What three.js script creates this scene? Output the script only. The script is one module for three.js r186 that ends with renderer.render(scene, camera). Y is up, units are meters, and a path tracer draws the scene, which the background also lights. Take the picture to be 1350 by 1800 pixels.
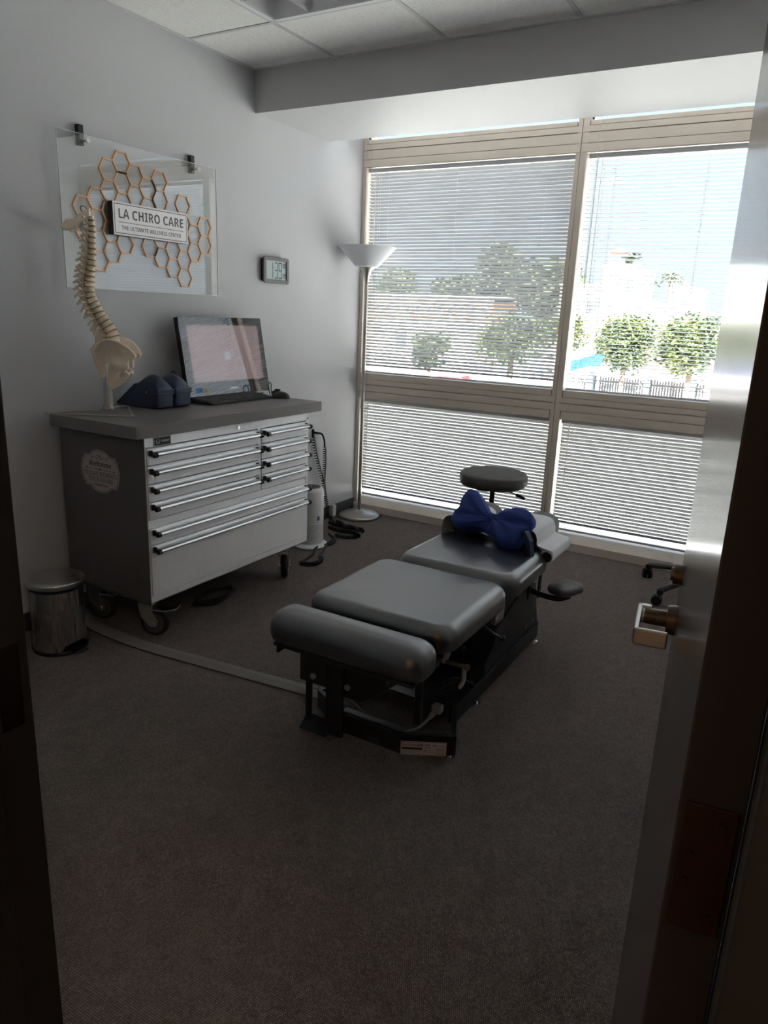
import * as THREE from 'three';
import { RoundedBoxGeometry } from 'three/addons/geometries/RoundedBoxGeometry.js';
import { mergeGeometries, mergeVertices } from 'three/addons/utils/BufferGeometryUtils.js';
import { TessellateModifier } from 'three/addons/modifiers/TessellateModifier.js';
import { RectAreaLightUniformsLib } from 'three/addons/lights/RectAreaLightUniformsLib.js';

// ---------------------------------------------------------------- camera, sky, sun, exposure
const scene = new THREE.Scene();
const renderer = new THREE.WebGLRenderer();
renderer.toneMapping = THREE.LinearToneMapping;
renderer.toneMappingExposure = 3.8;
renderer.shadowMap.enabled = true;
RectAreaLightUniformsLib.init();

const camera = new THREE.PerspectiveCamera(2 * Math.atan(900 / 1281.7) * 180 / Math.PI, 1350 / 1800, 0.05, 400);
camera.position.set(2.8133, 1.415, 4.4389);
camera.rotation.order = 'YXZ';
camera.rotation.set(-0.2665, 0.5206, 0.0414);

const SKY = 0.36;                                     // brightness of the hazy daylight sky
{
  const w = 256, h = 128, data = new Float32Array(w * h * 4);
  const hor = [0.74, 0.85, 1.0], mid = [0.56, 0.74, 1.0], zen = [0.42, 0.62, 1.0];
  for (let j = 0; j < h; j++) for (let i = 0; i < w; i++) {
    const el = Math.max(0, ((j + 0.5) / h - 0.5) * 2), k = (j * w + i) * 4;
    const a = Math.min(1, el / 0.28), b = Math.max(0, (el - 0.28) / 0.72);
    for (let c = 0; c < 3; c++) data[k + c] = SKY * (hor[c] + (mid[c] - hor[c]) * a + (zen[c] - mid[c]) * b);
    data[k + 3] = 1;
  }
  const t = new THREE.DataTexture(data, w, h, THREE.RGBAFormat, THREE.FloatType);
  t.mapping = THREE.EquirectangularReflectionMapping; t.magFilter = THREE.LinearFilter; t.needsUpdate = true;
  scene.background = t;
}
const sun = new THREE.DirectionalLight(new THREE.Color(1, 0.985, 0.96), 18.0);
sun.position.set(16, 60, 22); sun.target.position.set(-10, -4, -40);
sun.castShadow = true; sun.shadow.mapSize.set(2048, 2048);
Object.assign(sun.shadow.camera, { left: -90, right: 90, top: 90, bottom: -90, near: 1, far: 260 });
scene.add(sun, sun.target);

// ---------------------------------------------------------------- helpers
let seed = 7;
const rnd = () => { seed = (seed * 1664525 + 1013904223) % 4294967296; return seed / 4294967296; };
const rr = (a, b) => a + (b - a) * rnd();
const V = (x, y, z) => new THREE.Vector3(x, y, z);
const lin = (r, g, b) => new THREE.Color().setRGB(r, g, b);
const used = {};
function numbered(n) { used[n] = (used[n] ?? -1) + 1; return used[n] ? n + '_' + String(used[n]).padStart(3, '0') : n; }
function clean(g) {
  let o = g.index ? g.toNonIndexed() : g;
  if (!o.attributes.normal) o.computeVertexNormals();
  for (const k of Object.keys(o.attributes)) if (!['position', 'normal', 'uv'].includes(k)) o.deleteAttribute(k);
  if (!o.attributes.uv) o.setAttribute('uv', new THREE.BufferAttribute(new Float32Array(o.attributes.position.count * 2), 2));
  o.morphAttributes = {}; o.clearGroups();
  return o;
}
function metreUV(g) {
  const p = g.attributes.position, n = g.attributes.normal, u = g.attributes.uv;
  for (let i = 0; i < p.count; i++) {
    const ax = Math.abs(n.getX(i)), ay = Math.abs(n.getY(i)), az = Math.abs(n.getZ(i));
    if (ay >= ax && ay >= az) u.setXY(i, p.getX(i), p.getZ(i));
    else if (ax >= az) u.setXY(i, p.getZ(i), p.getY(i));
    else u.setXY(i, p.getX(i), p.getY(i));
  }
  return g;
}
function merge(gs, keepUV) {
  const a = [].concat(gs).map(clean), g = a.length > 1 ? mergeGeometries(a) : a[0];
  return keepUV ? g : metreUV(g);
}
function setData(o, label, category, group, kind) {
  if (label) o.userData.label = label;
  if (category) o.userData.category = category;
  if (group) o.userData.group = group;
  if (kind) o.userData.kind = kind;
  return o;
}
function thing(name, label, category, base = [0, 0, 0], group) {
  const o = new THREE.Group(); o.name = numbered(name); o.position.set(...base); o._base = base; scene.add(o);
  return setData(o, label, category, group);
}
function part(name, gs, m, parent, label, keepUV) {           // geometry is given in the room's coordinates
  const g = merge(gs, keepUV);
  let r = parent; while (r && !r._base) r = r.parent;
  if (r) g.translate(-r._base[0], -r._base[1], -r._base[2]);
  const o = new THREE.Mesh(g, m); o.name = name; parent.add(o);
  if (label) o.userData.label = label;
  return o;
}
function single(name, gs, m, label, category, group, keepUV) { // a thing that is one mesh, pivot at its base
  const g = merge(gs, keepUV); g.computeBoundingBox();
  const b = g.boundingBox, c = [(b.min.x + b.max.x) / 2, b.min.y, (b.min.z + b.max.z) / 2];
  g.translate(-c[0], -c[1], -c[2]);
  const o = new THREE.Mesh(g, m); o.name = numbered(name); o.position.set(...c); o._base = c; scene.add(o);
  return setData(o, label, category, group);
}
function struct(name, gs, m, label) {
  const o = new THREE.Mesh(merge(gs), m); o.name = name; o._base = [0, 0, 0]; scene.add(o);
  return setData(o, label, null, null, 'structure');
}
function bx(x0, x1, y0, y1, z0, z1, r = 0, seg = 2) {
  const w = x1 - x0, h = y1 - y0, d = z1 - z0;
  const g = r > 0 ? new RoundedBoxGeometry(w, h, d, seg, Math.min(r, w / 2.01, h / 2.01, d / 2.01)) : new THREE.BoxGeometry(w, h, d);
  return g.translate((x0 + x1) / 2, (y0 + y1) / 2, (z0 + z1) / 2);
}
const Y = V(0, 1, 0);
function cyl(a, b, r0, r1 = r0, seg = 16, open = false) {
  a = V(...a); b = V(...b);
  const d = b.clone().sub(a), g = new THREE.CylinderGeometry(r1, r0, d.length(), seg, 1, open);
  g.applyQuaternion(new THREE.Quaternion().setFromUnitVectors(Y, d.clone().normalize()));
  return g.translate(...a.add(b).multiplyScalar(0.5).toArray());
}
function tube(pts, r, n = 40, seg = 8, closed = false) {
  return new THREE.TubeGeometry(new THREE.CatmullRomCurve3(pts.map((p) => V(...p)), closed, 'centripetal'), n, r, seg, closed);
}
function lathe(prof, at, seg = 40) { return new THREE.LatheGeometry(prof.map((p) => new THREE.Vector2(...p)), seg).translate(...at); }
function ball(at, r, s = [1, 1, 1], seg = 14) { return new THREE.SphereGeometry(r, seg, Math.max(6, seg - 4)).scale(...s).translate(...at); }
function shapeOf(pts) { const s = new THREE.Shape(); pts.forEach((p, i) => (i ? s.lineTo(...p) : s.moveTo(...p))); s.closePath(); return s; }
function extr(pts, depth, bevel = 0, holes = []) {             // outline in x, y; depth along +z
  const s = pts instanceof THREE.Shape ? pts : shapeOf(pts); for (const h of holes) s.holes.push(shapeOf(h));
  return new THREE.ExtrudeGeometry(s, { depth, bevelEnabled: bevel > 0, bevelSize: bevel, bevelThickness: bevel, bevelSegments: 2, curveSegments: 10 });
}
function place(g, ux, uy, uz, at) {
  const m = new THREE.Matrix4().makeBasis(V(...ux), V(...uy), V(...uz)).setPosition(...at);
  if (g.index) g = g.toNonIndexed();
  g.applyMatrix4(m);
  if (m.determinant() < 0) for (const k of Object.keys(g.attributes)) {
    const a = g.attributes[k], n = a.itemSize, d = a.array;
    for (let i = 0; i < a.count; i += 3) for (let q = 0; q < n; q++) { const t = d[(i + 1) * n + q]; d[(i + 1) * n + q] = d[(i + 2) * n + q]; d[(i + 2) * n + q] = t; }
  }
  return g;
}
const alongX = (outline, x0, x1, bevel = 0, holes = []) => place(extr(outline, x1 - x0, bevel, holes), [0, 0, 1], [0, 1, 0], [1, 0, 0], [x0, 0, 0]);   // outline in (z, y)
function smooth(g) { // one shared normal per place
  const o = new THREE.BufferGeometry(); o.setAttribute('position', (g.index ? g.toNonIndexed() : g).attributes.position.clone());
  const m = mergeVertices(o, 1e-5); m.computeVertexNormals(); return m;
}
const tess = new TessellateModifier(0.009, 7);
// cushion: rounded-rectangle plan, layers of (inset, height), closed top with a crown
function cushion(w, d, h, rp, re, crown = 0, warp = null, rb = re) {
  const L = [], nC = 10, N = 7;
  for (let i = 0; i <= N; i++) { const a = (i / N) * Math.PI / 2; L.push([rb * (1 - Math.sin(a)), rb * (1 - Math.cos(a))]); }
  for (let i = 0; i <= N; i++) { const a = (i / N) * Math.PI / 2; L.push([re * (1 - Math.cos(a)), h - re + re * Math.sin(a)]); }
  const inner = Math.min(w, d) / 2;
  for (const f of [0.25, 0.5, 0.75, 0.97]) L.push([re + (inner - re) * f, h + crown * (1 - (1 - f) ** 2)]);
  const ring = (ins) => {
    const r = Math.max(rp - ins, 0.004), hw = w / 2 - ins, hd = d / 2 - ins, out = [];
    for (let q = 0; q < 4; q++) {
      const cx = (q === 0 || q === 3 ? 1 : -1) * Math.max(hw - r, 0), cz = (q < 2 ? 1 : -1) * Math.max(hd - r, 0);
      for (let k = 0; k <= nC; k++) { const a = (q + k / nC) * Math.PI / 2; out.push([cx + r * Math.cos(a), cz + r * Math.sin(a)]); }
      const nx = (q === 2 || q === 3 ? 1 : -1), e0 = out[out.length - 1], nq = (q + 1) % 4;
      const tx = (nq === 0 || nq === 3 ? 1 : -1) * Math.max(hw - r, 0) + r * Math.cos(nq * Math.PI / 2), tz = (nq < 2 ? 1 : -1) * Math.max(hd - r, 0) + r * Math.sin(nq * Math.PI / 2);
      for (let k = 1; k < 6; k++) out.push([e0[0] + (tx - e0[0]) * k / 6, e0[1] + (tz - e0[1]) * k / 6]);
    }
    return out;
  };
  const pos = [], idx = [], rings = L.map(([ins, y]) => ring(ins).map(([x, z]) => [x, y, z])), m = rings[0].length;
  rings.forEach((r) => r.forEach((p) => pos.push(...p)));
  for (let j = 0; j < rings.length - 1; j++) for (let i = 0; i < m; i++) {
    const a = j * m + i, b = j * m + (i + 1) % m, c = a + m, d2 = b + m; idx.push(a, c, b, b, c, d2);
  }
  const bot = pos.length / 3; pos.push(0, 0, 0); const top = bot + 1; pos.push(0, h + crown, 0);
  for (let i = 0; i < m; i++) { idx.push(bot, i, (i + 1) % m); const t = (rings.length - 1) * m; idx.push(top, t + (i + 1) % m, t + i); }
  if (warp) for (let i = 0; i < pos.length; i += 3) { const q = warp(pos[i], pos[i + 1], pos[i + 2]); pos[i] = q[0]; pos[i + 1] = q[1]; pos[i + 2] = q[2]; }
  const g = new THREE.BufferGeometry(); g.setAttribute('position', new THREE.Float32BufferAttribute(pos, 3)); g.setIndex(idx);
  g.computeVertexNormals(); return g;
}
// helix round a path (coiled cord)
function coil(pts, R, r, pitch, seg = 5) {
  const c = new THREE.CatmullRomCurve3(pts.map((p) => V(...p)), false, 'centripetal'), len = c.getLength(), turns = Math.round(len / pitch), per = 9, P = [];
  const fr = c.computeFrenetFrames(200, false);
  for (let i = 0; i <= turns * per; i++) {
    const t = i / (turns * per), k = Math.min(200, Math.round(t * 200)), a = i / per * 2 * Math.PI, p = c.getPointAt(t);
    P.push(p.addScaledVector(fr.normals[k], R * Math.cos(a)).addScaledVector(fr.binormals[k], R * Math.sin(a)));
  }
  return new THREE.TubeGeometry(new THREE.CatmullRomCurve3(P), turns * per, r, seg, false);
}

// ---------------------------------------------------------------- textures
function dataTex(n, fn, srgb, rep) {
  const d = new Uint8Array(n * n * 4);
  for (let j = 0; j < n; j++) for (let i = 0; i < n; i++) { const c = fn(i, j), k = (j * n + i) * 4; for (let q = 0; q < 3; q++) d[k + q] = Math.max(0, Math.min(255, Array.isArray(c) ? c[q] : c)); d[k + 3] = 255; }
  const t = new THREE.DataTexture(d, n, n); t.wrapS = t.wrapT = THREE.RepeatWrapping; t.magFilter = THREE.LinearFilter; t.minFilter = THREE.LinearMipmapLinearFilter; t.generateMipmaps = true;
  if (srgb) t.colorSpace = THREE.SRGBColorSpace; if (rep) t.repeat.set(rep, rep); t.needsUpdate = true; return t;
}
function noiseGrid(n) { const a = new Float32Array(n * n); for (let i = 0; i < n * n; i++) a[i] = rnd(); return (x, y) => { x = ((x % n) + n) % n; y = ((y % n) + n) % n; const i = Math.floor(x), j = Math.floor(y), fx = x - i, fy = y - j, i1 = (i + 1) % n, j1 = (j + 1) % n, s = (t) => t * t * (3 - 2 * t), u = s(fx), v = s(fy); return (a[j * n + i] * (1 - u) + a[j * n + i1] * u) * (1 - v) + (a[j1 * n + i] * (1 - u) + a[j1 * n + i1] * u) * v; }; }
const N1 = noiseGrid(64), N2 = noiseGrid(16), N3 = noiseGrid(128);
function canvasTex(w, h, draw) {
  const c = document.createElement('canvas'); c.width = w; c.height = h; draw(c.getContext('2d'), w, h);
  const t = new THREE.CanvasTexture(c); t.colorSpace = THREE.SRGBColorSpace; t.anisotropy = 8; return t;
}
// woven loop-pile carpet: 96 x 96 loops over 0.48 m
const loops = [...Array(96 * 96)].map(() => rnd());
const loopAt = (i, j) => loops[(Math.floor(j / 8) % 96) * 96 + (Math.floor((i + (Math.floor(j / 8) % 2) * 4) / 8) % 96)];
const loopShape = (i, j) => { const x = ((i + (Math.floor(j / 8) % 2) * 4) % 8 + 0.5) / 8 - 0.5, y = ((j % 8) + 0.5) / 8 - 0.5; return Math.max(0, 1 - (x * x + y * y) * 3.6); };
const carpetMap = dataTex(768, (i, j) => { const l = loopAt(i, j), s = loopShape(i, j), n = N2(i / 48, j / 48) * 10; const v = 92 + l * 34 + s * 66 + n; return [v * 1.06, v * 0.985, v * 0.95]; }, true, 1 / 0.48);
const carpetBump = dataTex(768, (i, j) => 40 + 200 * loopShape(i, j) * (0.7 + 0.3 * loopAt(i, j)), false, 1 / 0.48);
const paintBump = dataTex(256, (i, j) => 128 + 60 * (N3(i / 2, j / 2) - 0.5) + 60 * (N1(i / 4, j / 4) - 0.5), false, 1 / 0.25);
const tileMap = dataTex(512, (i, j) => { const f = N1(i / 8, j / 2.1 + 3 * N2(i / 32, j / 32)); const v = 240 + 8 * (N3(i / 4, j / 4) - 0.5) - (f > 0.74 ? 12 : 0); return [v, v, v * 0.99]; }, true, 1 / 0.6);
const tileBump = dataTex(512, (i, j) => { const f = N1(i / 8, j / 2.1 + 3 * N2(i / 32, j / 32)); return f > 0.7 ? 60 : 190 + 30 * N3(i / 4, j / 4); }, false, 1 / 0.6);
const brushRough = dataTex(256, (i, j) => 120 + 60 * N3(i / 2, j / 64) + 40 * N1(i / 64, j / 64), false, 1 / 0.5);
const leatherBump = dataTex(256, (i, j) => 120 + 70 * N1(i / 4, j / 4) + 50 * N3(i / 2, j / 2), false, 1 / 0.06);
const clothBump = dataTex(128, (i, j) => 128 + 60 * Math.sin(i * Math.PI / 2) * Math.cos(j * Math.PI / 2) + 40 * N1(i / 2, j / 2), false, 1 / 0.05);
const boneMap = dataTex(256, (i, j) => { const n = N1(i / 4, j / 4), m = N2(i / 16, j / 16); return [238 + 14 * n, 224 + 16 * n - 5 * m, 203 + 18 * n - 9 * m]; }, true, 1 / 0.12);
const asphaltMap = dataTex(256, (i, j) => { const v = 172 + 24 * N3(i / 2, j / 2) + 30 * N2(i / 16, j / 16); return [v, v * 0.99, v * 0.97]; }, true, 1 / 6);

const S = (o) => new THREE.MeshStandardMaterial(o), P = (o) => new THREE.MeshPhysicalMaterial(o);
const M = {
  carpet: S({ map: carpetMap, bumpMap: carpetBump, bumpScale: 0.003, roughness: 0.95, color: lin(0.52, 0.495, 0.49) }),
  wall: S({ color: lin(0.525, 0.53, 0.55), roughness: 0.55, bumpMap: paintBump, bumpScale: 0.0004 }),
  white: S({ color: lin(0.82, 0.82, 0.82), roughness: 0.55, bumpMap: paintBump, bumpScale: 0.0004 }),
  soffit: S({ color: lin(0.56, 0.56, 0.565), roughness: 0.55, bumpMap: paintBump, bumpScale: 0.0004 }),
  corridorWall: S({ color: lin(0.72, 0.62, 0.52), roughness: 0.7 }),
  tile: S({ map: tileMap, bumpMap: tileBump, bumpScale: 0.0006, roughness: 0.9 }),
  tbar: S({ color: lin(0.62, 0.62, 0.62), roughness: 0.5 }),
  cove: S({ color: lin(0.055, 0.05, 0.05), roughness: 0.5 }),
  almond: S({ color: lin(0.72, 0.63, 0.54), roughness: 0.42, bumpMap: paintBump, bumpScale: 0.0002 }),
  slat: S({ color: lin(0.60, 0.60, 0.60), roughness: 0.45 }),
  cord: S({ color: lin(0.78, 0.76, 0.70), roughness: 0.8 }),
  glass: P({ color: lin(0.97, 0.99, 0.985), transmission: 1, thickness: 0, roughness: 0.0, ior: 1.5 }),
  acrylic: P({ color: lin(0.98, 0.99, 0.99), transmission: 1, thickness: 0, roughness: 0.0, ior: 1.72 }),
  acrylicEdge: S({ color: lin(0.80, 0.83, 0.84), roughness: 0.2 }),
  steel: S({ color: lin(0.92, 0.92, 0.93), metalness: 1, roughness: 1.0, roughnessMap: brushRough }),
  steelBin: S({ color: lin(0.58, 0.55, 0.53), metalness: 1, roughness: 0.5, roughnessMap: brushRough }),
  alu: S({ color: lin(0.86, 0.86, 0.87), metalness: 1, roughness: 0.32 }),
  chrome: S({ color: lin(0.80, 0.80, 0.80), metalness: 1, roughness: 0.14 }),
  nickel: S({ color: lin(0.56, 0.53, 0.49), metalness: 1, roughness: 0.34 }),
  bronze: S({ color: lin(0.11, 0.080, 0.060), metalness: 1, roughness: 0.3 }),
  hinge: S({ color: lin(0.05, 0.024, 0.016), metalness: 0.8, roughness: 0.45 }),
  hub: S({ color: lin(0.07, 0.068, 0.066), roughness: 0.45 }),
  gun: S({ color: lin(0.15, 0.135, 0.13), metalness: 0.35, roughness: 0.34 }),
  laminate: S({ color: lin(0.19, 0.176, 0.168), roughness: 0.36, bumpMap: paintBump, bumpScale: 0.0002 }),
  blackMetal: S({ color: lin(0.012, 0.012, 0.013), roughness: 0.38 }),
  blackPlastic: S({ color: lin(0.014, 0.014, 0.014), roughness: 0.42 }),
  keyCap: S({ color: lin(0.022, 0.022, 0.023), roughness: 0.5 }),
  rubber: S({ color: lin(0.016, 0.016, 0.016), roughness: 0.7 }),
  leather: P({ color: lin(0.008, 0.0078, 0.0078), roughness: 0.33, ior: 2.1, bumpMap: leatherBump, bumpScale: 0.00016, clearcoat: 1.0, clearcoatRoughness: 0.21 }),
  leatherMatte: S({ color: lin(0.075, 0.07, 0.065), roughness: 0.45, bumpMap: leatherBump, bumpScale: 0.0003 }),
  greyVinyl: S({ color: lin(0.11, 0.11, 0.115), roughness: 0.42, bumpMap: leatherBump, bumpScale: 0.0003 }),
  navyVinyl: P({ color: lin(0.020, 0.032, 0.075), roughness: 0.38, bumpMap: leatherBump, bumpScale: 0.0003, clearcoat: 0.15, clearcoatRoughness: 0.4 }),
  blueCloth: P({ color: lin(0.026, 0.055, 0.26), roughness: 0.85, bumpMap: clothBump, bumpScale: 0.0004, sheen: 0.5, sheenRoughness: 0.6, sheenColor: lin(0.10, 0.14, 0.35) }),
  paper: S({ color: lin(0.80, 0.81, 0.84), roughness: 0.85 }),
  bone: S({ map: boneMap, roughness: 0.48, bumpMap: leatherBump, bumpScale: 0.0004 }),
  disc: S({ color: lin(0.46, 0.31, 0.12), roughness: 0.4 }),
  nerve: S({ color: lin(0.62, 0.42, 0.08), roughness: 0.45 }),
  standPaint: S({ color: lin(0.48, 0.46, 0.45), roughness: 0.45, metalness: 0.3 }),
  whitePlastic: S({ color: lin(0.80, 0.81, 0.82), roughness: 0.4 }),
  greyPlastic: S({ color: lin(0.22, 0.215, 0.21), roughness: 0.5 }),
  shade: P({ color: lin(0.86, 0.87, 0.90), roughness: 0.8, transmission: 0.25, thickness: 0 }),
  hexWood: S({ color: lin(0.80, 0.46, 0.24), roughness: 0.5 }),
  plateSide: S({ color: lin(0.055, 0.04, 0.035), roughness: 0.5 }),
  doorFace: P({ color: lin(0.034, 0.030, 0.029), roughness: 0.20, ior: 1.22, specularColor: lin(0.55, 0.55, 0.55) }),
  jamb: S({ color: lin(0.004, 0.0034, 0.003), roughness: 0.55 }),
};

// ---------------------------------------------------------------- the room
const RX = 2.9, RZ = 3.916, HC = 2.614, HS = 2.413, SD = 1.088, SB = 0.393, PT = 3.04;
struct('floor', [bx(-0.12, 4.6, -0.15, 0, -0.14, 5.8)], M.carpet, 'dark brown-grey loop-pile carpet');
struct('wall_left', [bx(-0.14, 0, 0, PT + 0.1, -0.14, RZ + 0.12)], M.wall, 'light grey painted wall carrying the sign');
struct('wall_right', [bx(RX, RX + 0.14, 0, PT + 0.1, -0.14, RZ)], M.white, 'pale painted wall behind the door');
struct('wall_front', [bx(0, 1.93, 0, PT, RZ, RZ + 0.12), bx(2.868, 3.04, 0, PT, RZ, RZ + 0.12), bx(1.93, 2.868, 2.14, PT, RZ, RZ + 0.12)], M.wall, 'wall with the doorway');
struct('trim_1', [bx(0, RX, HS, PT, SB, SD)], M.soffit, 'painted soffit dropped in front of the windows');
struct('trim_2', [bx(0, RX, PT, PT + 0.1, -0.14, SB)], M.white, 'top of the recess above the windows');
struct('baseboard_left', [bx(0, 0.008, 0, 0.085, 0.0, RZ, 0.003)], M.cove, 'dark rubber cove base');
struct('baseboard_right', [bx(RX - 0.008, RX, 0, 0.085, 0.0, RZ, 0.003)], M.cove, 'dark rubber cove base');
{ // suspended ceiling: grid and lay-in tiles; the troffer takes two of the places
  const c = struct('ceiling', [bx(-0.14, 3.04, PT, PT + 0.12, SB, RZ + 0.12)], M.white, 'suspended tile ceiling');
  const xs = [0.0, 0.511, 1.124, 1.737, 2.35, 2.9], zs = [SD, 1.577, 2.19, 2.803, 3.416, RZ];
  for (let i = 0; i < 5; i++) for (let j = 0; j < 5; j++) {
    if (i === 1 && (j === 1 || j === 2)) continue;
    const a = xs[i] + (i ? 0.009 : 0.0), b = xs[i + 1] - 0.009, d = zs[j] + (j ? 0.009 : 0.002), e = zs[j + 1] - 0.009;
    part('ceiling_tile', [bx(a, b, HC + 0.004, HC + 0.02, d, e, 0.003, 1)], M.tile, c);
  }
  for (const x of xs.slice(1, 5)) part('grid_bar', [bx(x - 0.012, x + 0.012, HC + 0.008, HC + 0.04, SD, RZ), bx(x - 0.009, x + 0.009, HC + 0.001, HC + 0.008, SD, RZ)], M.tbar, c);
  for (const z of zs.slice(1, 5)) part('grid_bar', [bx(0, RX, HC + 0.008, HC + 0.038, z - 0.012, z + 0.012), bx(0, RX, HC + 0.0012, HC + 0.0078, z - 0.0088, z + 0.0088)], M.tbar, c);
  part('edge_angle', [bx(0, 0.02, HC, HC + 0.003, SD, RZ), bx(0, RX, HC - 0.001, HC + 0.004, SD, SD + 0.02)], M.tbar, c);
}
{ // recessed louvred troffer, switched off
  const t = thing('ceiling_light', 'recessed louvred fluorescent troffer, switched off, set in the tile ceiling', 'ceiling light', [0.8175, HC, 2.19]);
  const x0 = 0.523, x1 = 1.112, z0 = 1.589, z1 = 2.791;
  part('housing', [bx(x0, x1, HC + 0.11, HC + 0.125, z0, z1), bx(x0, x0 + 0.006, HC, HC + 0.11, z0, z1), bx(x1 - 0.006, x1, HC, HC + 0.11, z0, z1), bx(x0, x1, HC, HC + 0.11, z0, z0 + 0.006), bx(x0, x1, HC, HC + 0.11, z1 - 0.006, z1)], M.whitePlastic, t);
  part('frame', [bx(x0, x0 + 0.022, HC - 0.003, HC + 0.004, z0, z1), bx(x1 - 0.022, x1, HC - 0.003, HC + 0.004, z0, z1), bx(x0, x1, HC - 0.003, HC + 0.004, z0, z0 + 0.022), bx(x0, x1, HC - 0.003, HC + 0.004, z1 - 0.022, z1)], M.whitePlastic, t);
  const blade = (a, b, along) => { // parabolic section: thin at the bottom edge, wide at the top
    const s = [[0, 0], [0.004, 0.015], [0.012, 0.045], [0.026, 0.075], [-0.026, 0.075], [-0.012, 0.045], [-0.004, 0.015]];
    const g = extr(s, b - a); return along === 'z' ? g.translate(0, 0, a) : g.rotateY(Math.PI / 2).translate(a, 0, 0);
  };
  for (let i = 1; i < 3; i++) part('louvre_blade', [blade(z0 + 0.02, z1 - 0.02, 'z').translate(x0 + 0.02 + (x1 - x0 - 0.04) * i / 3, HC + 0.002, 0)], M.alu, t);
  for (let i = 1; i < 6; i++) part('louvre_blade', [blade(x0 + 0.02, x1 - 0.02, 'x').translate(0, HC + 0.0025, z0 + 0.02 + (z1 - z0 - 0.04) * i / 6)], M.alu, t);
  for (let i = 0; i < 3; i++) part('fluorescent_tube', [cyl([x0 + 0.02 + (x1 - x0 - 0.04) * (i + 0.5) / 3, HC + 0.092, z0 + 0.03], [x0 + 0.02 + (x1 - x0 - 0.04) * (i + 0.5) / 3, HC + 0.092, z1 - 0.03], 0.013)], M.whitePlastic, t);
}
// corridor outside the door, lit by a warm ceiling panel
struct('wall_corridor', [bx(-0.14, 4.6, 0, 2.75, 5.7, 5.82), bx(-0.14, -0.02, 0, 2.75, RZ + 0.12, 5.7), bx(4.5, 4.6, 0, 2.75, RZ, 5.7), bx(3.04, 4.5, 0, 2.75, RZ, RZ + 0.12)], M.corridorWall, 'corridor walls');
struct('ceiling_corridor', [bx(-0.14, 4.6, HC, HC + 0.1, RZ + 0.12, 5.82)], M.white, 'corridor ceiling');
{
  for (const x of [0.9, 4.0]) {
    const t = thing('corridor_light', x < 2 ? 'warm square ceiling panel light in the corridor past the latch side' : 'warm square ceiling panel light in the corridor past the hinge side', 'ceiling light', [x, HC, 5.0]);
    part('frame', [bx(x - 0.32, x + 0.32, HC - 0.02, HC, 4.68, 5.32, 0.004)], M.whitePlastic, t);
    part('diffuser', [bx(x - 0.3, x + 0.3, HC - 0.024, HC - 0.019, 4.7, 5.3)], S({ color: 0xffffff, emissive: lin(1, 0.78, 0.58), emissiveIntensity: 2.0 }), t);
    const l = new THREE.RectAreaLight(lin(1, 0.78, 0.58), 1.7, 0.6, 0.6); l.position.set(x, HC - 0.03, 5.0); l.lookAt(x, 0, 5.0); scene.add(l);
  }
}

// ---------------------------------------------------------------- windows: two bays, each with a head light, a main light and a low light
const XM = 1.4516;
function bay(n, x0, x1, lj, rj, label) {
  const w = thing('window_' + n, label, null); w.name = 'window_' + n; w.userData.kind = 'structure';
  const a = x0 + lj, b = x1 - rj;
  // verticals
  part('jamb', [bx(x0 + 0.001, a, 0.02, PT, -0.12, 0, 0.002, 1)], M.almond, w);
  part('jamb', [bx(b, x1 - 0.001, 0.02, PT, -0.12, 0, 0.002, 1)], M.almond, w);
  // head transom: four strips with open joints before a recessed core
  const rail = (name, ys, core) => {
    part(name, [bx(a, b, core[0], core[1], -0.12, -0.014), ...ys.map(([p, q, inset]) => bx(inset ? a + 0.006 : x0 + 0.0015, inset ? b - 0.006 : x1 - 0.0015, p, q, -0.02, 0.0005 + (inset ? 0.001 : 0.002), 0.0015, 1))], M.almond, w);
  };
  rail('head_transom', [[2.334, 2.3785, 0], [2.3805, 2.4330, 0], [2.4375, 2.4695, 0], [2.4715, 2.495, 1]], [2.336, 2.493]);
  rail('transom', [[0.824, 0.8735, 1], [0.8765, 0.9200, 0], [0.9250, 0.9590, 0], [0.9615, 1.001, 1]], [0.826, 0.999]);
  part('top_rail', [bx(a, b, PT - 0.05, PT, -0.12, 0)], M.almond, w);
  part('window_sill', [alongX([[-0.12, 0], [0.012, 0], [0.012, 0.052], [-0.05, 0.098], [-0.12, 0.104]], x0 + 0.001, x1 - 0.001)], M.almond, w);
  for (const [y0, y1] of [[0.10, 0.83], [1.0, 2.336], [2.493, PT - 0.05]]) part('pane', [bx(a, b, y0, y1, -0.092, -0.090)], M.glass, w);
  part('lock', [bx(a + 0.012, a + 0.022, 2.50, 2.525, -0.01, 0.004, 0.002)], M.blackPlastic, w);
}
bay(1, 0, XM, 0.030, 0.0266, 'almond aluminium window bay beside the grey wall');
bay(2, XM, RX, 0.038, 0.030, 'almond aluminium window bay towards the door');

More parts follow.
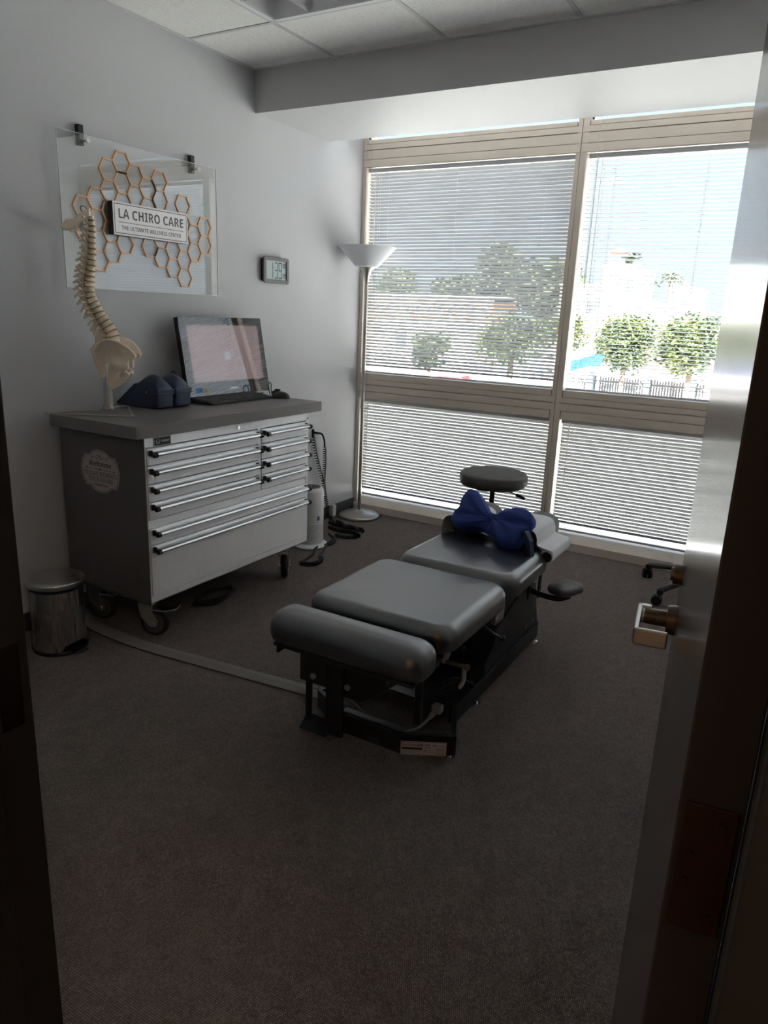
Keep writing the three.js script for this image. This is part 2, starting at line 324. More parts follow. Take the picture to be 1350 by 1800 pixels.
// venetian blinds: every slat is a mesh of its own, sharing one curved strip per width
function blind(label, x0, x1, yTop, yBot, tilt, jitter) {
  const t = thing('venetian_blind', label, 'blind', [(x0 + x1) / 2, yBot, -0.035], 'venetian blinds in the windows');
  const zc = -0.035, W = 0.0125, n = 4, prof = [];
  for (let k = 0; k <= n; k++) { const a = -1 + 2 * k / n; prof.push([a * W, 0.0022 * (1 - a * a)]); }
  for (let k = n; k >= 0; k--) { const a = -1 + 2 * k / n; prof.push([a * W, 0.0022 * (1 - a * a) - 0.0005]); }
  const g = clean(place(extr(prof, x1 - x0 - 0.008), [0, 0, 1], [0, 1, 0], [1, 0, 0], [-(x1 - x0) / 2 + 0.004, 0, 0]));
  part('headrail', [bx(x0, x1, yTop - 0.026, yTop, zc - 0.013, zc + 0.013, 0.002, 1)], M.slat, t);
  const pitch = 0.0213, top = yTop - 0.038, cnt = Math.floor((top - yBot - 0.014) / pitch);
  for (let k = 0; k < cnt; k++) {
    const s = new THREE.Mesh(g, M.slat); s.name = 'slat'; t.add(s);
    const y = top - k * pitch + rr(-1, 1) * 0.0005;
    s.position.set(0, y - yBot, 0); s.rotation.x = tilt + rr(-1, 1) * jitter;
  }
  part('bottom_rail', [bx(x0 + 0.004, x1 - 0.004, yBot, yBot + 0.012, zc - 0.011, zc + 0.011, 0.003, 1)], M.slat, t);
  const w = x1 - x0;
  for (const f of [0.115, 0.47, 0.885]) {
    const x = x0 + w * f;
    part('ladder_cord', [cyl([x, yBot + 0.006, zc + 0.0135], [x, yTop - 0.02, zc + 0.0135], 0.0007, 0.0007, 5), cyl([x, yBot + 0.006, zc - 0.0135], [x, yTop - 0.02, zc - 0.0135], 0.0007, 0.0007, 5)], M.cord, t);
  }
  for (const dx of [0.085, 0.10]) part('pull_cord', [cyl([x0 + dx, yBot + (yTop - yBot) * 0.25, zc + 0.018], [x0 + dx - 0.004, yTop - 0.02, zc + 0.016], 0.0009, 0.0009, 5)], M.cord, t);
  part('tilt_wand', [cyl([x0 + 0.055, yBot + (yTop - yBot) * 0.45, zc + 0.02], [x0 + 0.055, yTop - 0.02, zc + 0.016], 0.003, 0.003, 6)], M.acrylicEdge, t);
  return t;
}
const D2R = Math.PI / 180;
// rotation about x: negative lifts the room-side edge
blind('nearly closed tall blind over the window beside the floor lamp', 0.036, XM - 0.032, 2.330, 1.004, -38 * D2R, 0.015);
blind('half open tall blind, trees and white buildings showing through', XM + 0.045, RX - 0.036, 2.330, 1.004, -11 * D2R, 0.02);
blind('closed low blind behind the black stool, beside the floor lamp', 0.036, XM - 0.032, 0.826, 0.118, -60 * D2R, 0.015);
blind('closed low blind under the half open tall one', XM + 0.045, RX - 0.036, 0.826, 0.118, -61 * D2R, 0.015);
for (const [x, n] of [[0.045, 'beside the grey wall'], [XM + 0.10, 'in front of the window post']]) {
  const t = thing('blind_cord', 'long pale blind cords hanging ' + n, 'cord', [x, 0.4, 0.022], 'long blind cords');
  for (const d of [0, 0.034]) part('cord', [tube([[x + d, PT - 0.002, 0.01], [x + d, 2.3, 0.012], [x + d * 0.9 + 0.004, 1.2, 0.018], [x + d * 0.8 + 0.008, 0.78 - d * 3, 0.022]], 0.0011, 30, 5)], M.cord, t);
  part('tassel', [cyl([x + 0.008, 0.75, 0.022], [x + 0.008, 0.78, 0.022], 0.005, 0.003, 8)], M.cord, t);
}

// ---------------------------------------------------------------- door, frame and hardware
{
  const j = thing('door_2', 'black-brown door frame', null, [0, 0, 0]); j.name = 'trim_3'; j.userData.kind = 'structure';
  part('jamb', [bx(1.93, 1.968, 0, 2.14, RZ - 0.012, RZ + 0.132, 0.002), bx(1.955, 1.981, 0, 2.12, RZ + 0.052, RZ + 0.10, 0.002)], M.jamb, j);
  part('jamb', [bx(2.8245, 2.868, 0, 2.14, RZ - 0.012, RZ + 0.132, 0.002)], M.jamb, j);
  part('door_seal', [bx(2.8236, 2.834, 0, 2.10, RZ - 0.052, RZ - 0.011, 0.001)], M.rubber, j);
  part('head_jamb', [bx(1.93, 2.868, 2.10, 2.14, RZ - 0.012, RZ + 0.132, 0.002)], M.jamb, j);
  part('casing', [bx(1.86, 1.945, 0, 2.2, RZ + 0.12, RZ + 0.137, 0.003), bx(2.855, 2.94, 0, 2.2, RZ + 0.12, RZ + 0.137, 0.003), bx(1.86, 2.94, 2.125, 2.2, RZ + 0.12, RZ + 0.137, 0.003)], M.jamb, j);
  part('strike_plate', [bx(1.9675, 1.970, 0.86, 0.98, RZ + 0.002, RZ + 0.036, 0.001)], M.bronze, j);
  const d = thing('door_1', 'dark glossy door standing open into the room', null, [2.778, 0, RZ]); d.name = 'door_1'; d.userData.kind = 'structure';
  const th = 8.0 * D2R, ex = [-Math.sin(th), 0, -Math.cos(th)], tx = [Math.cos(th), 0, -Math.sin(th)], at = (a, y, o) => [2.778 + ex[0] * a + tx[0] * o, y, RZ + ex[2] * a + tx[2] * o];
  const slab = (a0, a1, y0, y1, o0, o1, r) => place(bx(a0, a1, y0, y1, o0, o1, r), ex, [0, 1, 0], tx, [2.778, 0, RZ]);
  part('door_leaf', [slab(0, 0.80, 0.012, 2.09, 0, 0.045, 0.002)], M.doorFace, d);
  for (const y of [0.30, 1.02, 1.82]) {
    const h = part('hinge', [slab(-0.0025, 0.0005, y - 0.055, y + 0.055, 0.004, 0.041, 0.001)], M.hinge, d);
    for (const [a, b] of [[-0.04, 0.03], [-0.012, 0.012], [0.012, 0.012], [0.04, 0.03]]) part('screw', [cyl(at(-0.0042, y + a, b), at(-0.002, y + a, b), 0.0035, 0.0035, 10)], M.hinge, h);
  }
  // deadbolt rose and lever set
  part('deadbolt', [cyl(at(0.735, 1.012, 0), at(0.735, 1.012, -0.014), 0.018, 0.017, 24), cyl(at(0.735, 1.012, -0.014), at(0.735, 1.012, -0.018), 0.012, 0.011, 20)], M.bronze, d);
  const lv = part('lever_rose', [cyl(at(0.735, 0.93, 0), at(0.735, 0.93, -0.014), 0.026, 0.024, 28), cyl(at(0.735, 0.93, -0.012), at(0.735, 0.93, -0.05), 0.014, 0.0135, 20)], M.bronze, d);
  part('lever', [slab(0.630, 0.752, 0.918, 0.946, -0.062, -0.054, 0.003), slab(0.630, 0.639, 0.918, 0.946, -0.062, -0.010, 0.003), slab(0.738, 0.752, 0.918, 0.946, -0.062, -0.040, 0.003), cyl(at(0.735, 0.93, -0.045), at(0.735, 0.93, -0.062), 0.0125, 0.0125, 20)], M.nickel, lv);
  part('latch_plate', [slab(0.7995, 0.8015, 0.88, 0.98, 0.009, 0.036, 0.001)], M.bronze, d);
}

// ---------------------------------------------------------------- tool chest
const CX = 0.58, CZ0 = 1.370, CZ1 = 2.461;
{
  const t = thing('tool_chest', 'stainless steel rolling tool chest with ten drawers and dark grey sides', 'tool chest', [0.32, 0, 1.916]);
  part('body', [bx(0.065, CX - 0.03, 0.205, 0.9035, CZ0, CZ1, 0.004), bx(0.065, CX - 0.022, 0.19, 0.21, CZ0 + 0.01, CZ1 - 0.01)], M.gun, t, 'dark grey painted side');
  part('corner_post', [bx(CX - 0.045, CX - 0.001, 0.2, 0.903, CZ1 - 0.004, CZ1 + 0.003, 0.002)], M.gun, t);
  part('front_frame', [bx(CX - 0.03, CX, 0.205, 0.234, CZ0, CZ1, 0.003), bx(CX - 0.03, CX, 0.862, 0.9035, CZ0, CZ1, 0.003), bx(CX - 0.03, CX, 0.22, 0.88, CZ0, CZ0 + 0.018, 0.003), bx(CX - 0.03, CX, 0.22, 0.88, CZ1 - 0.006, CZ1, 0.002), bx(CX - 0.03, CX + 0.001, 0.562, 0.87, 1.754, 1.776, 0.002), bx(CX - 0.03, CX - 0.003, 0.527, 0.560, CZ0, CZ1, 0.002)], M.steel, t);
  const drawer = (z0, z1, y0, y1, hy, lab) => {
    const f = part('drawer_front', [bx(CX - 0.02, CX + 0.004, y0, y1, z0, z1, 0.002)], M.steel, t, lab);
    // extruded pull: a backing flange with a rounded nose, closed by black end caps
    const nose = [[0, 0.009], [0.026, 0.007], [0.036, 0.003], [0.039, -0.003], [0.036, -0.009], [0.029, -0.0105], [0.024, -0.007], [0.022, 0.0], [0.006, 0.002], [0.004, -0.006], [0, -0.006]];
    const L = z1 - z0;
    const h = part('handle', [place(extr(nose, L - 0.036, 0), [1, 0, 0], [0, 1, 0], [0, 0, 1], [CX + 0.004, hy, z0 + 0.018]), bx(CX + 0.0035, CX + 0.006, hy + 0.005, hy + 0.014, z0 + 0.004, z1 - 0.004, 0.001, 1)], M.alu, f);
    for (const z of [z0 + 0.008, z1 - 0.02]) part('end_cap', [bx(CX + 0.004, CX + 0.018, hy - 0.012, hy + 0.012, z, z + 0.012, 0.003), cyl([CX + 0.036, hy - 0.004, z - 0.002], [CX + 0.036, hy - 0.004, z + 0.014], 0.0105, 0.0105, 14)], M.blackPlastic, f);
  };
  const rows = [[0.790, 0.858, 0.846], [0.714, 0.786, 0.772], [0.639, 0.710, 0.697], [0.565, 0.635, 0.624]];
  for (const [a, b, h] of rows) drawer(1.778, CZ1 - 0.008, a, b, h - 0.006);
  for (const [a, b, h] of rows) drawer(CZ0 + 0.02, 1.752, a, b, h - 0.006);
  drawer(CZ0 + 0.02, CZ1 - 0.008, 0.457, 0.526, 0.510);
  drawer(CZ0 + 0.02, CZ1 - 0.008, 0.237, 0.454, 0.437);
  part('lock', [cyl([CX, 0.884, 1.915], [CX + 0.006, 0.884, 1.915], 0.0095, 0.009, 20), cyl([CX + 0.006, 0.884, 1.915], [CX + 0.0075, 0.884, 1.915], 0.005, 0.005, 12)], M.chrome, t);
  const bad = canvasTex(256, 96, (g, w, h) => {
    g.fillStyle = '#121214'; g.fillRect(0, 0, w, h); g.strokeStyle = '#c9c9cc'; g.lineWidth = 4; g.strokeRect(2, 2, w - 4, h - 4);
    g.lineWidth = 9; g.beginPath(); g.arc(56, 48, 22, 0.2, 4.4); g.stroke(); g.lineWidth = 5; g.beginPath(); g.arc(70, 44, 30, 3.0, 4.4); g.stroke(); g.beginPath(); g.moveTo(80, 20); g.quadraticCurveTo(92, 50, 78, 70); g.stroke();
    g.fillStyle = '#d8d8da'; g.font = 'bold 34px sans-serif'; g.fillText('TRINITY', 106, 58);
  });
  const bg = new THREE.BoxGeometry(0.088, 0.033, 0.003).rotateY(Math.PI / 2).translate(CX + 0.0018, 0.881, 2.369);
  part('badge', [bg], S({ map: bad, roughness: 0.3 }), t, 'small black maker badge', true);
  // welcome sticker on the side
  const st = canvasTex(1024, 800, (g, w, h) => {
    g.fillStyle = '#b4aaa8'; g.fillRect(0, 0, w, h); g.strokeStyle = '#3a3432'; g.fillStyle = '#241f1e'; g.textAlign = 'center';
    const X = (u) => w * u, Yy = (v) => h * v;
    g.lineWidth = 9; stickerPath(g, w, h, 0.945); g.stroke();
    g.lineWidth = 6;
    for (const s of [-1, 1]) { g.beginPath(); g.arc(X(0.5 + s * 0.05), Yy(0.17), 34, 0, 5.2); g.stroke(); g.beginPath(); g.moveTo(X(0.5 + s * 0.02), Yy(0.21)); g.bezierCurveTo(X(0.5 + s * 0.10), Yy(0.24), X(0.5 + s * 0.12), Yy(0.12), X(0.5 + s * 0.2), Yy(0.2)); g.stroke(); g.beginPath(); g.arc(X(0.5 + s * 0.19), Yy(0.185), 20, 0, 5); g.stroke(); }
    g.beginPath(); g.moveTo(X(0.5), Yy(0.10)); g.lineTo(X(0.515), Yy(0.15)); g.lineTo(X(0.5), Yy(0.18)); g.lineTo(X(0.485), Yy(0.15)); g.fill();
    g.font = 'italic bold 128px serif'; g.fillText('Welcome', X(0.5), Yy(0.385));
    g.lineWidth = 6; g.beginPath(); g.moveTo(X(0.14), Yy(0.455)); g.lineTo(X(0.455), Yy(0.455)); g.moveTo(X(0.545), Yy(0.455)); g.lineTo(X(0.86), Yy(0.455)); g.stroke();
    for (const [x, s] of [[0.12, 1], [0.88, -1]]) { g.beginPath(); g.moveTo(X(x), Yy(0.455)); g.lineTo(X(x + s * 0.035), Yy(0.43)); g.lineTo(X(x + s * 0.035), Yy(0.48)); g.fill(); }
    g.beginPath(); g.moveTo(X(0.5), Yy(0.48)); g.bezierCurveTo(X(0.46), Yy(0.45), X(0.475), Yy(0.42), X(0.5), Yy(0.44)); g.bezierCurveTo(X(0.525), Yy(0.42), X(0.54), Yy(0.45), X(0.5), Yy(0.48)); g.fill();
    g.font = '106px serif'; g.fillText('PLEASE REMOVE', X(0.5), Yy(0.61)); g.fillText('YOUR SHOES', X(0.5), Yy(0.745));
    g.font = 'italic bold 66px serif'; g.fillText('Thank You', X(0.5), Yy(0.85));
  });
  const sh = new THREE.Shape(), SW = 0.236, SH = 0.182; stickerPath(sh, SW, SH, 1, true);
  const sg = new THREE.ExtrudeGeometry(sh, { depth: 0.0012, bevelEnabled: false, curveSegments: 8 });
  { const p = sg.attributes.position, u = sg.attributes.uv; for (let i = 0; i < p.count; i++) u.setXY(i, p.getX(i) / SW, p.getY(i) / SH); }
  part('sticker', [sg.translate(0.311 - SW / 2, 0.731 - SH / 2, CZ1 + 0.0003)], S({ map: st, roughness: 0.6 }), t, 'scalloped welcome sticker asking to remove shoes', true);
  for (const [x, y] of [[0.155, 0.862], [0.178, 0.880], [0.182, 0.838], [0.40, 0.866], [0.425, 0.846], [0.404, 0.826]]) part('rivet', [ball([x, y, CZ1], 0.004, [1, 1, 0.5], 8)], M.gun, t);
  // casters with brake pedals
  for (const [x, z, brake, turn] of [[0.455, 2.372, 1, -0.45], [0.130, 2.380, 1, -0.40], [0.47, 1.43, 0, 0.85], [0.135, 1.46, 0, 0.3]]) {
    const e = [Math.cos(turn), 0, Math.sin(turn)], s = [-Math.sin(turn), 0, Math.cos(turn)], q = (g) => place(g, e, [0, 1, 0], s, [x, 0, z]);
    const fork = [[-0.034, 0.155], [0.034, 0.155], [0.03, 0.12], [0.052, 0.075], [0.045, 0.05], [0.018, 0.05], [-0.02, 0.09]];
    const c = part('caster', [q(bx(-0.045, 0.045, 0.178, 0.19, -0.045, 0.045, 0.002)), q(cyl([0, 0.155, 0], [0, 0.18, 0], 0.03, 0.03, 20)), q(bx(-0.034, 0.034, 0.148, 0.158, -0.03, 0.03, 0.002)), q(extr(fork, 0.004).translate(0, 0, 0.026)), q(extr(fork, 0.004).translate(0, 0, -0.030)), q(cyl([0.03, 0.064, -0.036], [0.03, 0.064, 0.036], 0.009, 0.009, 8))], M.nickel, t);
    part('wheel', [q(place(lathe([[0.026, -0.018], [0.052, -0.018], [0.061, -0.012], [0.0638, -0.004], [0.0638, 0.004], [0.061, 0.012], [0.052, 0.018], [0.026, 0.018]], [0, 0, 0], 36), [1, 0, 0], [0, 0, 1], [0, -1, 0], [0.03, 0.0638, 0]))], M.rubber, c);
    part('wheel_hub', [q(place(lathe([[0.004, -0.02], [0.03, -0.02], [0.042, -0.019], [0.046, -0.0185], [0.042, -0.016], [0.03, -0.012], [0.03, 0.012], [0.042, 0.016], [0.046, 0.0185], [0.03, 0.02], [0.004, 0.02]], [0, 0, 0], 30), [1, 0, 0], [0, 0, 1], [0, -1, 0], [0.03, 0.0638, 0]))], M.hub, c);
    if (brake) part('brake_pedal', [q(bx(0.02, 0.09, 0.118, 0.128, -0.022, 0.022, 0.003).rotateZ(0.0)), q(place(bx(0, 0.055, -0.004, 0.004, -0.026, 0.026, 0.003), [0.96, 0.26, 0], [-0.26, 0.96, 0], [0, 0, 1], [0.085, 0.124, 0])), q(bx(0.07, 0.086, 0.095, 0.122, -0.006, 0.006, 0.002))], M.chrome, c);
  }
}
function stickerPath(g, w, h, s, flip) {           // scalloped plaque outline
  const X = (u) => w * (0.5 + (u - 0.5) * s), Yy = (v) => (flip ? h - h * (0.5 + (v - 0.5) * s) : h * (0.5 + (v - 0.5) * s));
  if (g.beginPath) g.beginPath();
  g.moveTo(X(0.09), Yy(0.13)); g.lineTo(X(0.24), Yy(0.13)); g.bezierCurveTo(X(0.32), Yy(0.02), X(0.42), Yy(0.0), X(0.5), Yy(0.0));
  g.bezierCurveTo(X(0.58), Yy(0.0), X(0.68), Yy(0.02), X(0.76), Yy(0.13)); g.lineTo(X(0.91), Yy(0.13)); g.lineTo(X(0.91), Yy(0.22)); g.lineTo(X(0.95), Yy(0.22));
  g.bezierCurveTo(X(0.96), Yy(0.34), X(1.0), Yy(0.4), X(1.0), Yy(0.5)); g.bezierCurveTo(X(1.0), Yy(0.6), X(0.96), Yy(0.66), X(0.95), Yy(0.78)); g.lineTo(X(0.91), Yy(0.78)); g.lineTo(X(0.91), Yy(0.87)); g.lineTo(X(0.76), Yy(0.87));
  g.bezierCurveTo(X(0.68), Yy(0.98), X(0.58), Yy(1.0), X(0.5), Yy(1.0)); g.bezierCurveTo(X(0.42), Yy(1.0), X(0.32), Yy(0.98), X(0.24), Yy(0.87)); g.lineTo(X(0.09), Yy(0.87)); g.lineTo(X(0.09), Yy(0.78)); g.lineTo(X(0.05), Yy(0.78));
  g.bezierCurveTo(X(0.04), Yy(0.66), X(0.0), Yy(0.6), X(0.0), Yy(0.5)); g.bezierCurveTo(X(0.0), Yy(0.4), X(0.04), Yy(0.34), X(0.05), Yy(0.22)); g.lineTo(X(0.09), Yy(0.22)); g.closePath();
}
single('worktop', [bx(0.084, 0.6, 0.904, 0.954, 1.282, 2.517, 0.0025)], M.laminate, 'thick dark grey laminate worktop lying on the tool chest', 'worktop');

// ---------------------------------------------------------------- spine model
{
  const t = thing('spine_model', 'ivory human spine model with pelvis on a grey wire stand', 'spine model', [0.188, 0.954, 2.303]);
  const u = [0.8, 0, -0.6], n = [0.6, 0, 0.8], O = [0.188, 0.954, 2.303];     // u: the way the model faces, n: its side
  const at = (a, y, s = 0) => [O[0] + u[0] * a + n[0] * s, O[1] + y, O[2] + u[2] * a + n[2] * s];
  const put = (g) => place(g, u, [0, 1, 0], n, O);
  const line = [[-0.0225, 0.7871], [-0.0218, 0.7633], [-0.0197, 0.7439], [-0.0215, 0.7264], [-0.0231, 0.7067], [-0.0252, 0.6846], [-0.0259, 0.6626], [-0.027, 0.6427], [-0.0308, 0.6203], [-0.0335, 0.598], [-0.038, 0.5754], [-0.0418, 0.5528], [-0.045, 0.5302], [-0.0455, 0.5076], [-0.0425, 0.4827], [-0.034, 0.4580], [-0.0235, 0.4345], [-0.012, 0.4084], [0.0027, 0.3859], [0.0175, 0.3633], [0.0281, 0.345], [0.0361, 0.3219], [0.038, 0.300]];
  const curve = new THREE.CatmullRomCurve3(line.map(([a, y]) => V(a, y, 0)));
  for (let k = 0; k < 24; k++) {
    const f = k / 23, tt = 0.005 + f * 0.98, c = curve.getPointAt(tt), d = curve.getTangentAt(tt).negate();      // d: up along the column
    const R = k < 7 ? 0.0115 + 0.0009 * k : k < 19 ? 0.0175 + (k - 7) * 0.0006 : 0.0255 + (k - 19) * 0.0006, H = 0.019 * (0.72 + 0.30 * f);
    const side = V(0, 0, 1), fwd = V(d.y, -d.x, 0);                                                            // local axes in the (u, y, n) frame
    const inFrame = (g) => place(g, [fwd.x, fwd.y, 0], [d.x, d.y, 0], [0, 0, 1], [c.x, c.y, 0]);
    const bs = [inFrame(lathe([[0.0005, -H / 2], [R * 0.95, -H / 2], [R, -H / 2 + 0.0015], [R * 0.84, -H * 0.1], [R * 0.84, H * 0.1], [R, H / 2 - 0.0015], [R * 0.95, H / 2], [0.0005, H / 2]], [0, 0, 0], 18))];
    const sl = k < 7 ? 0.034 + (k === 1 || k === 6 ? 0.008 : 0) : k < 19 ? 0.046 : 0.044, dr = k < 7 ? -0.35 : k < 17 ? -0.75 : -0.25;
    // neural arch and spinous process
    const sp = (a, b, r0, r1, flat) => { const g = cyl([0, 0, 0], [0, 1, 0], 1, r1 / r0, 10); const A = V(...a), B = V(...b), q = B.clone().sub(A), L = q.length(), y = q.normalize(), z = V(0, 0, 1).addScaledVector(y, -y.z).normalize(), x = y.clone().cross(z); return inFrame(place(g, x.multiplyScalar(r0).toArray(), y.multiplyScalar(L).toArray(), z.multiplyScalar(r0 * flat).toArray(), a)); };
    bs.push(sp([-R * 0.7, 0, 0], [-R - 0.012, 0, 0], 0.0065, 0.006, 1.6));
    bs.push(sp([-R - 0.009, 0, 0], [-R - sl * 0.86, sl * dr * 0.75, 0], k < 7 ? 0.0062 : k < 19 ? 0.0072 : 0.0115, k < 7 ? 0.0052 : k < 19 ? 0.005 : 0.010, 0.55));
    bs.push(inFrame(ball([-R - sl * 0.86, sl * dr * 0.75, 0], k < 19 ? 0.0060 : 0.0105, [1, 0.85, 0.6], 8)));
    for (const s of [-1, 1]) {
      const tl = k < 7 ? 0.018 : k < 19 ? 0.026 : 0.030;
      bs.push(sp([-R - 0.004, 0, s * 0.005], [-R - (k < 19 ? 0.014 : 0.006), k < 19 ? 0.003 : 0, s * tl], 0.0058, 0.0048, 0.9));
      bs.push(inFrame(ball([-R - (k < 19 ? 0.014 : 0.006), k < 19 ? 0.003 : 0, s * tl], 0.0062, [1, 1, 1], 8)));
      bs.push(inFrame(ball([-R - 0.006, H * 0.48, s * 0.0095], 0.0068, [0.8, 1.3, 0.8], 8)), inFrame(ball([-R - 0.009, -H * 0.5, s * 0.0085], 0.005, [0.8, 1.3, 0.8], 8)));
    }
    const v = part('vertebra', bs.map(put), M.bone, t);
    if (k < 23) part('disc', [put(inFrame(lathe([[0.0005, -0.0028], [R * 0.98, -0.0028], [R * 1.03, 0], [R * 0.98, 0.0028], [0.0005, 0.0028]], [0, -H / 2 - 0.0022, 0], 18)))], M.disc, v, 'amber disc');
    if (k > 1) part('nerve_root', [1, -1].map((s) => put(inFrame(tube([[-R * 0.75, -H * 0.42, 0], [-R * 0.8, -H * 0.46, s * R * 0.7], [-R * 0.45, -H * 0.62, s * (R + 0.004)]], 0.0026, 8, 6)))), M.nerve, v, 'yellow nerve');
  }
  // skull base at the top, hook
  const occ = [[-0.1273, 0.7427], [-0.1079, 0.7675], [-0.0766, 0.7734], [-0.0667, 0.789], [-0.0435, 0.8053], [-0.0296, 0.8147], [-0.0320, 0.7972], [-0.0435, 0.7813], [-0.0560, 0.7700], [-0.0832, 0.7440], [-0.1124, 0.7348]];
  const og = tess.modify(extr(occ, 0.026, 0.006).translate(0, 0, -0.013));
  { const p = og.attributes.position; for (let i = 0; i < p.count; i++) { const k = Math.max(0, (-0.03 - p.getX(i)) / 0.1); p.setZ(i, p.getZ(i) * (0.6 + 2.0 * k)); p.setY(i, p.getY(i) + 6 * (0.03 * k) ** 2 - p.getZ(i) ** 2 * 4); } }
  part('skull_base', [put(smooth(og))], M.bone, t);
  part('hook', [tube([at(-0.048, 0.80), at(-0.058, 0.81), at(-0.062, 0.822), at(-0.053, 0.829), at(-0.042, 0.824), at(-0.036, 0.814)], 0.0017, 24, 6)], M.blackMetal, t);
  // sacrum and coccyx
  const sac = [[-0.0312, 0.2843], [0.0014, 0.2900], [0.0206, 0.3050], [0.0513, 0.3037], [0.030, 0.262], [-0.002, 0.215], [-0.0100, 0.1539], [-0.0220, 0.1480], [-0.0332, 0.2132], [-0.0464, 0.2625]];
  const sg = extr(sac, 0.05, 0.006).translate(0, 0, -0.025);
  { const p = sg.attributes.position; for (let i = 0; i < p.count; i++) p.setZ(i, p.getZ(i) * (0.35 + Math.max(0, (p.getY(i) - 0.15) / 0.15) * 0.9)); }
  part('sacrum', [put(smooth(sg)), ...[...Array(9)].map((_, k) => put(ball([-0.040 + 0.0022 * k + 0.003 * Math.sin(k * 2), 0.262 - k * 0.0125, 0.004 * Math.cos(k * 3)], 0.0075 - k * 0.0004, [1, 1.1, 1.6], 8)))], M.bone, t);
  // hip bones: flared plates with a hole, one on each side
  const hip = [[-0.0211, 0.2587], [-0.0035, 0.2805], [0.0162, 0.3001], [0.0375, 0.3067], [0.0585, 0.3063], [0.0815, 0.3], [0.1018, 0.2866], [0.1198, 0.2706], [0.133, 0.2521], [0.1348, 0.2402], [0.1249, 0.2303], [0.1082, 0.225], [0.1026, 0.208], [0.1041, 0.1913], [0.0907, 0.1836], [0.0933, 0.1746], [0.1005, 0.1691], [0.1014, 0.1599], [0.0855, 0.1467], [0.0679, 0.1288], [0.053, 0.1162], [0.0322, 0.1045], [0.0195, 0.1114], [0.0124, 0.1306], [0.0169, 0.1476], [0.0216, 0.1695], [0.0341, 0.2034], [0.0323, 0.2129], [0.0042, 0.2132], [-0.0113, 0.2282], [-0.017, 0.2494]];
  const hole = [[0.0537, 0.1723], [0.073, 0.1791], [0.0839, 0.1757], [0.0845, 0.1639], [0.0688, 0.1488], [0.0469, 0.1385], [0.0431, 0.1533]];
  for (const s of [1, -1]) {
    const sp = new THREE.Shape(new THREE.SplineCurve([...hip, hip[0]].map((p) => new THREE.Vector2(...p))).getPoints(110)); sp.holes.push(shapeOf(hole));
    const hg = tess.modify(extr(sp, 0.008, 0.004).translate(0, 0, -0.004));
    const p = hg.attributes.position;
    for (let i = 0; i < p.count; i++) { // flare of the wing, rounded wall round the socket
      const a = p.getX(i), y = p.getY(i), wing = Math.max(0, y - 0.19);
      const off = 0.052 + 2.6 * wing * wing + 0.20 * wing - 0.25 * Math.max(0, 0.02 - a) - 0.22 * Math.max(0, 0.19 - y) - 0.30 * Math.max(0, a - 0.09) + 0.016 * Math.exp(-((a - 0.062) ** 2 + (y - 0.205) ** 2) / 0.0005);
      p.setZ(i, s * (off + p.getZ(i) * (1 + 0.8 * Math.exp(-((y - 0.20) ** 2) / 0.0006))));
    }
    const h = part('hip_bone', [put(smooth(hg)), put(ball([0.022, 0.122, s * 0.036], 0.012, [0.9, 1.25, 0.9], 12)), put(ball([0.098, 0.166, s * 0.028], 0.009, [1, 0.8, 1.6], 10)), put(ball([0.129, 0.243, s * 0.050], 0.008, [0.8, 1.1, 0.7], 10))], M.bone, t);
    if (s > 0) part('screw_hole', [put(ball([0.031, 0.251, 0.0755], 0.0028, [1, 1, 0.6], 8)), put(ball([0.016, 0.222, 0.061], 0.0025, [1, 1, 0.6], 8))], M.blackPlastic, h);
  }
  part('rod', [cyl(at(0.003, 0.10), at(0.001, 0.29), 0.0055, 0.0055, 12)], M.chrome, t);
  part('stand_tube', [cyl(at(0.004, 0.022), at(0.004, 0.128), 0.0185, 0.0180, 28), lathe([[0.0195, 0], [0.0215, 0.004], [0.0185, 0.014]], at(0.004, 0.012), 24)], M.standPaint, t);
  const A = [0.068, 0.9575, 2.543], B = [0.392, 0.9575, 2.345], C = [0.115, 0.9575, 2.135], mix = (p, q, f) => p.map((v, i) => v + (q[i] - v) * f), hub = [0.191, 0.968, 2.301];
  const loopPts = []; for (const [p, q] of [[A, B], [B, C], [C, A]]) for (const f of [0.04, 0.2, 0.5, 0.8, 0.96]) loopPts.push(mix(p, q, f));
  part('wire_base', [tube(loopPts, 0.0034, 120, 8, true), ...[A, B, C].map((p) => tube([mix(p, hub, 0.03), mix(p, hub, 0.5), mix(p, hub, 0.88), [hub[0] + (p[0] - hub[0]) * 0.06, 0.985, hub[2] + (p[2] - hub[2]) * 0.06]], 0.0032, 24, 8))], M.standPaint, t);
}

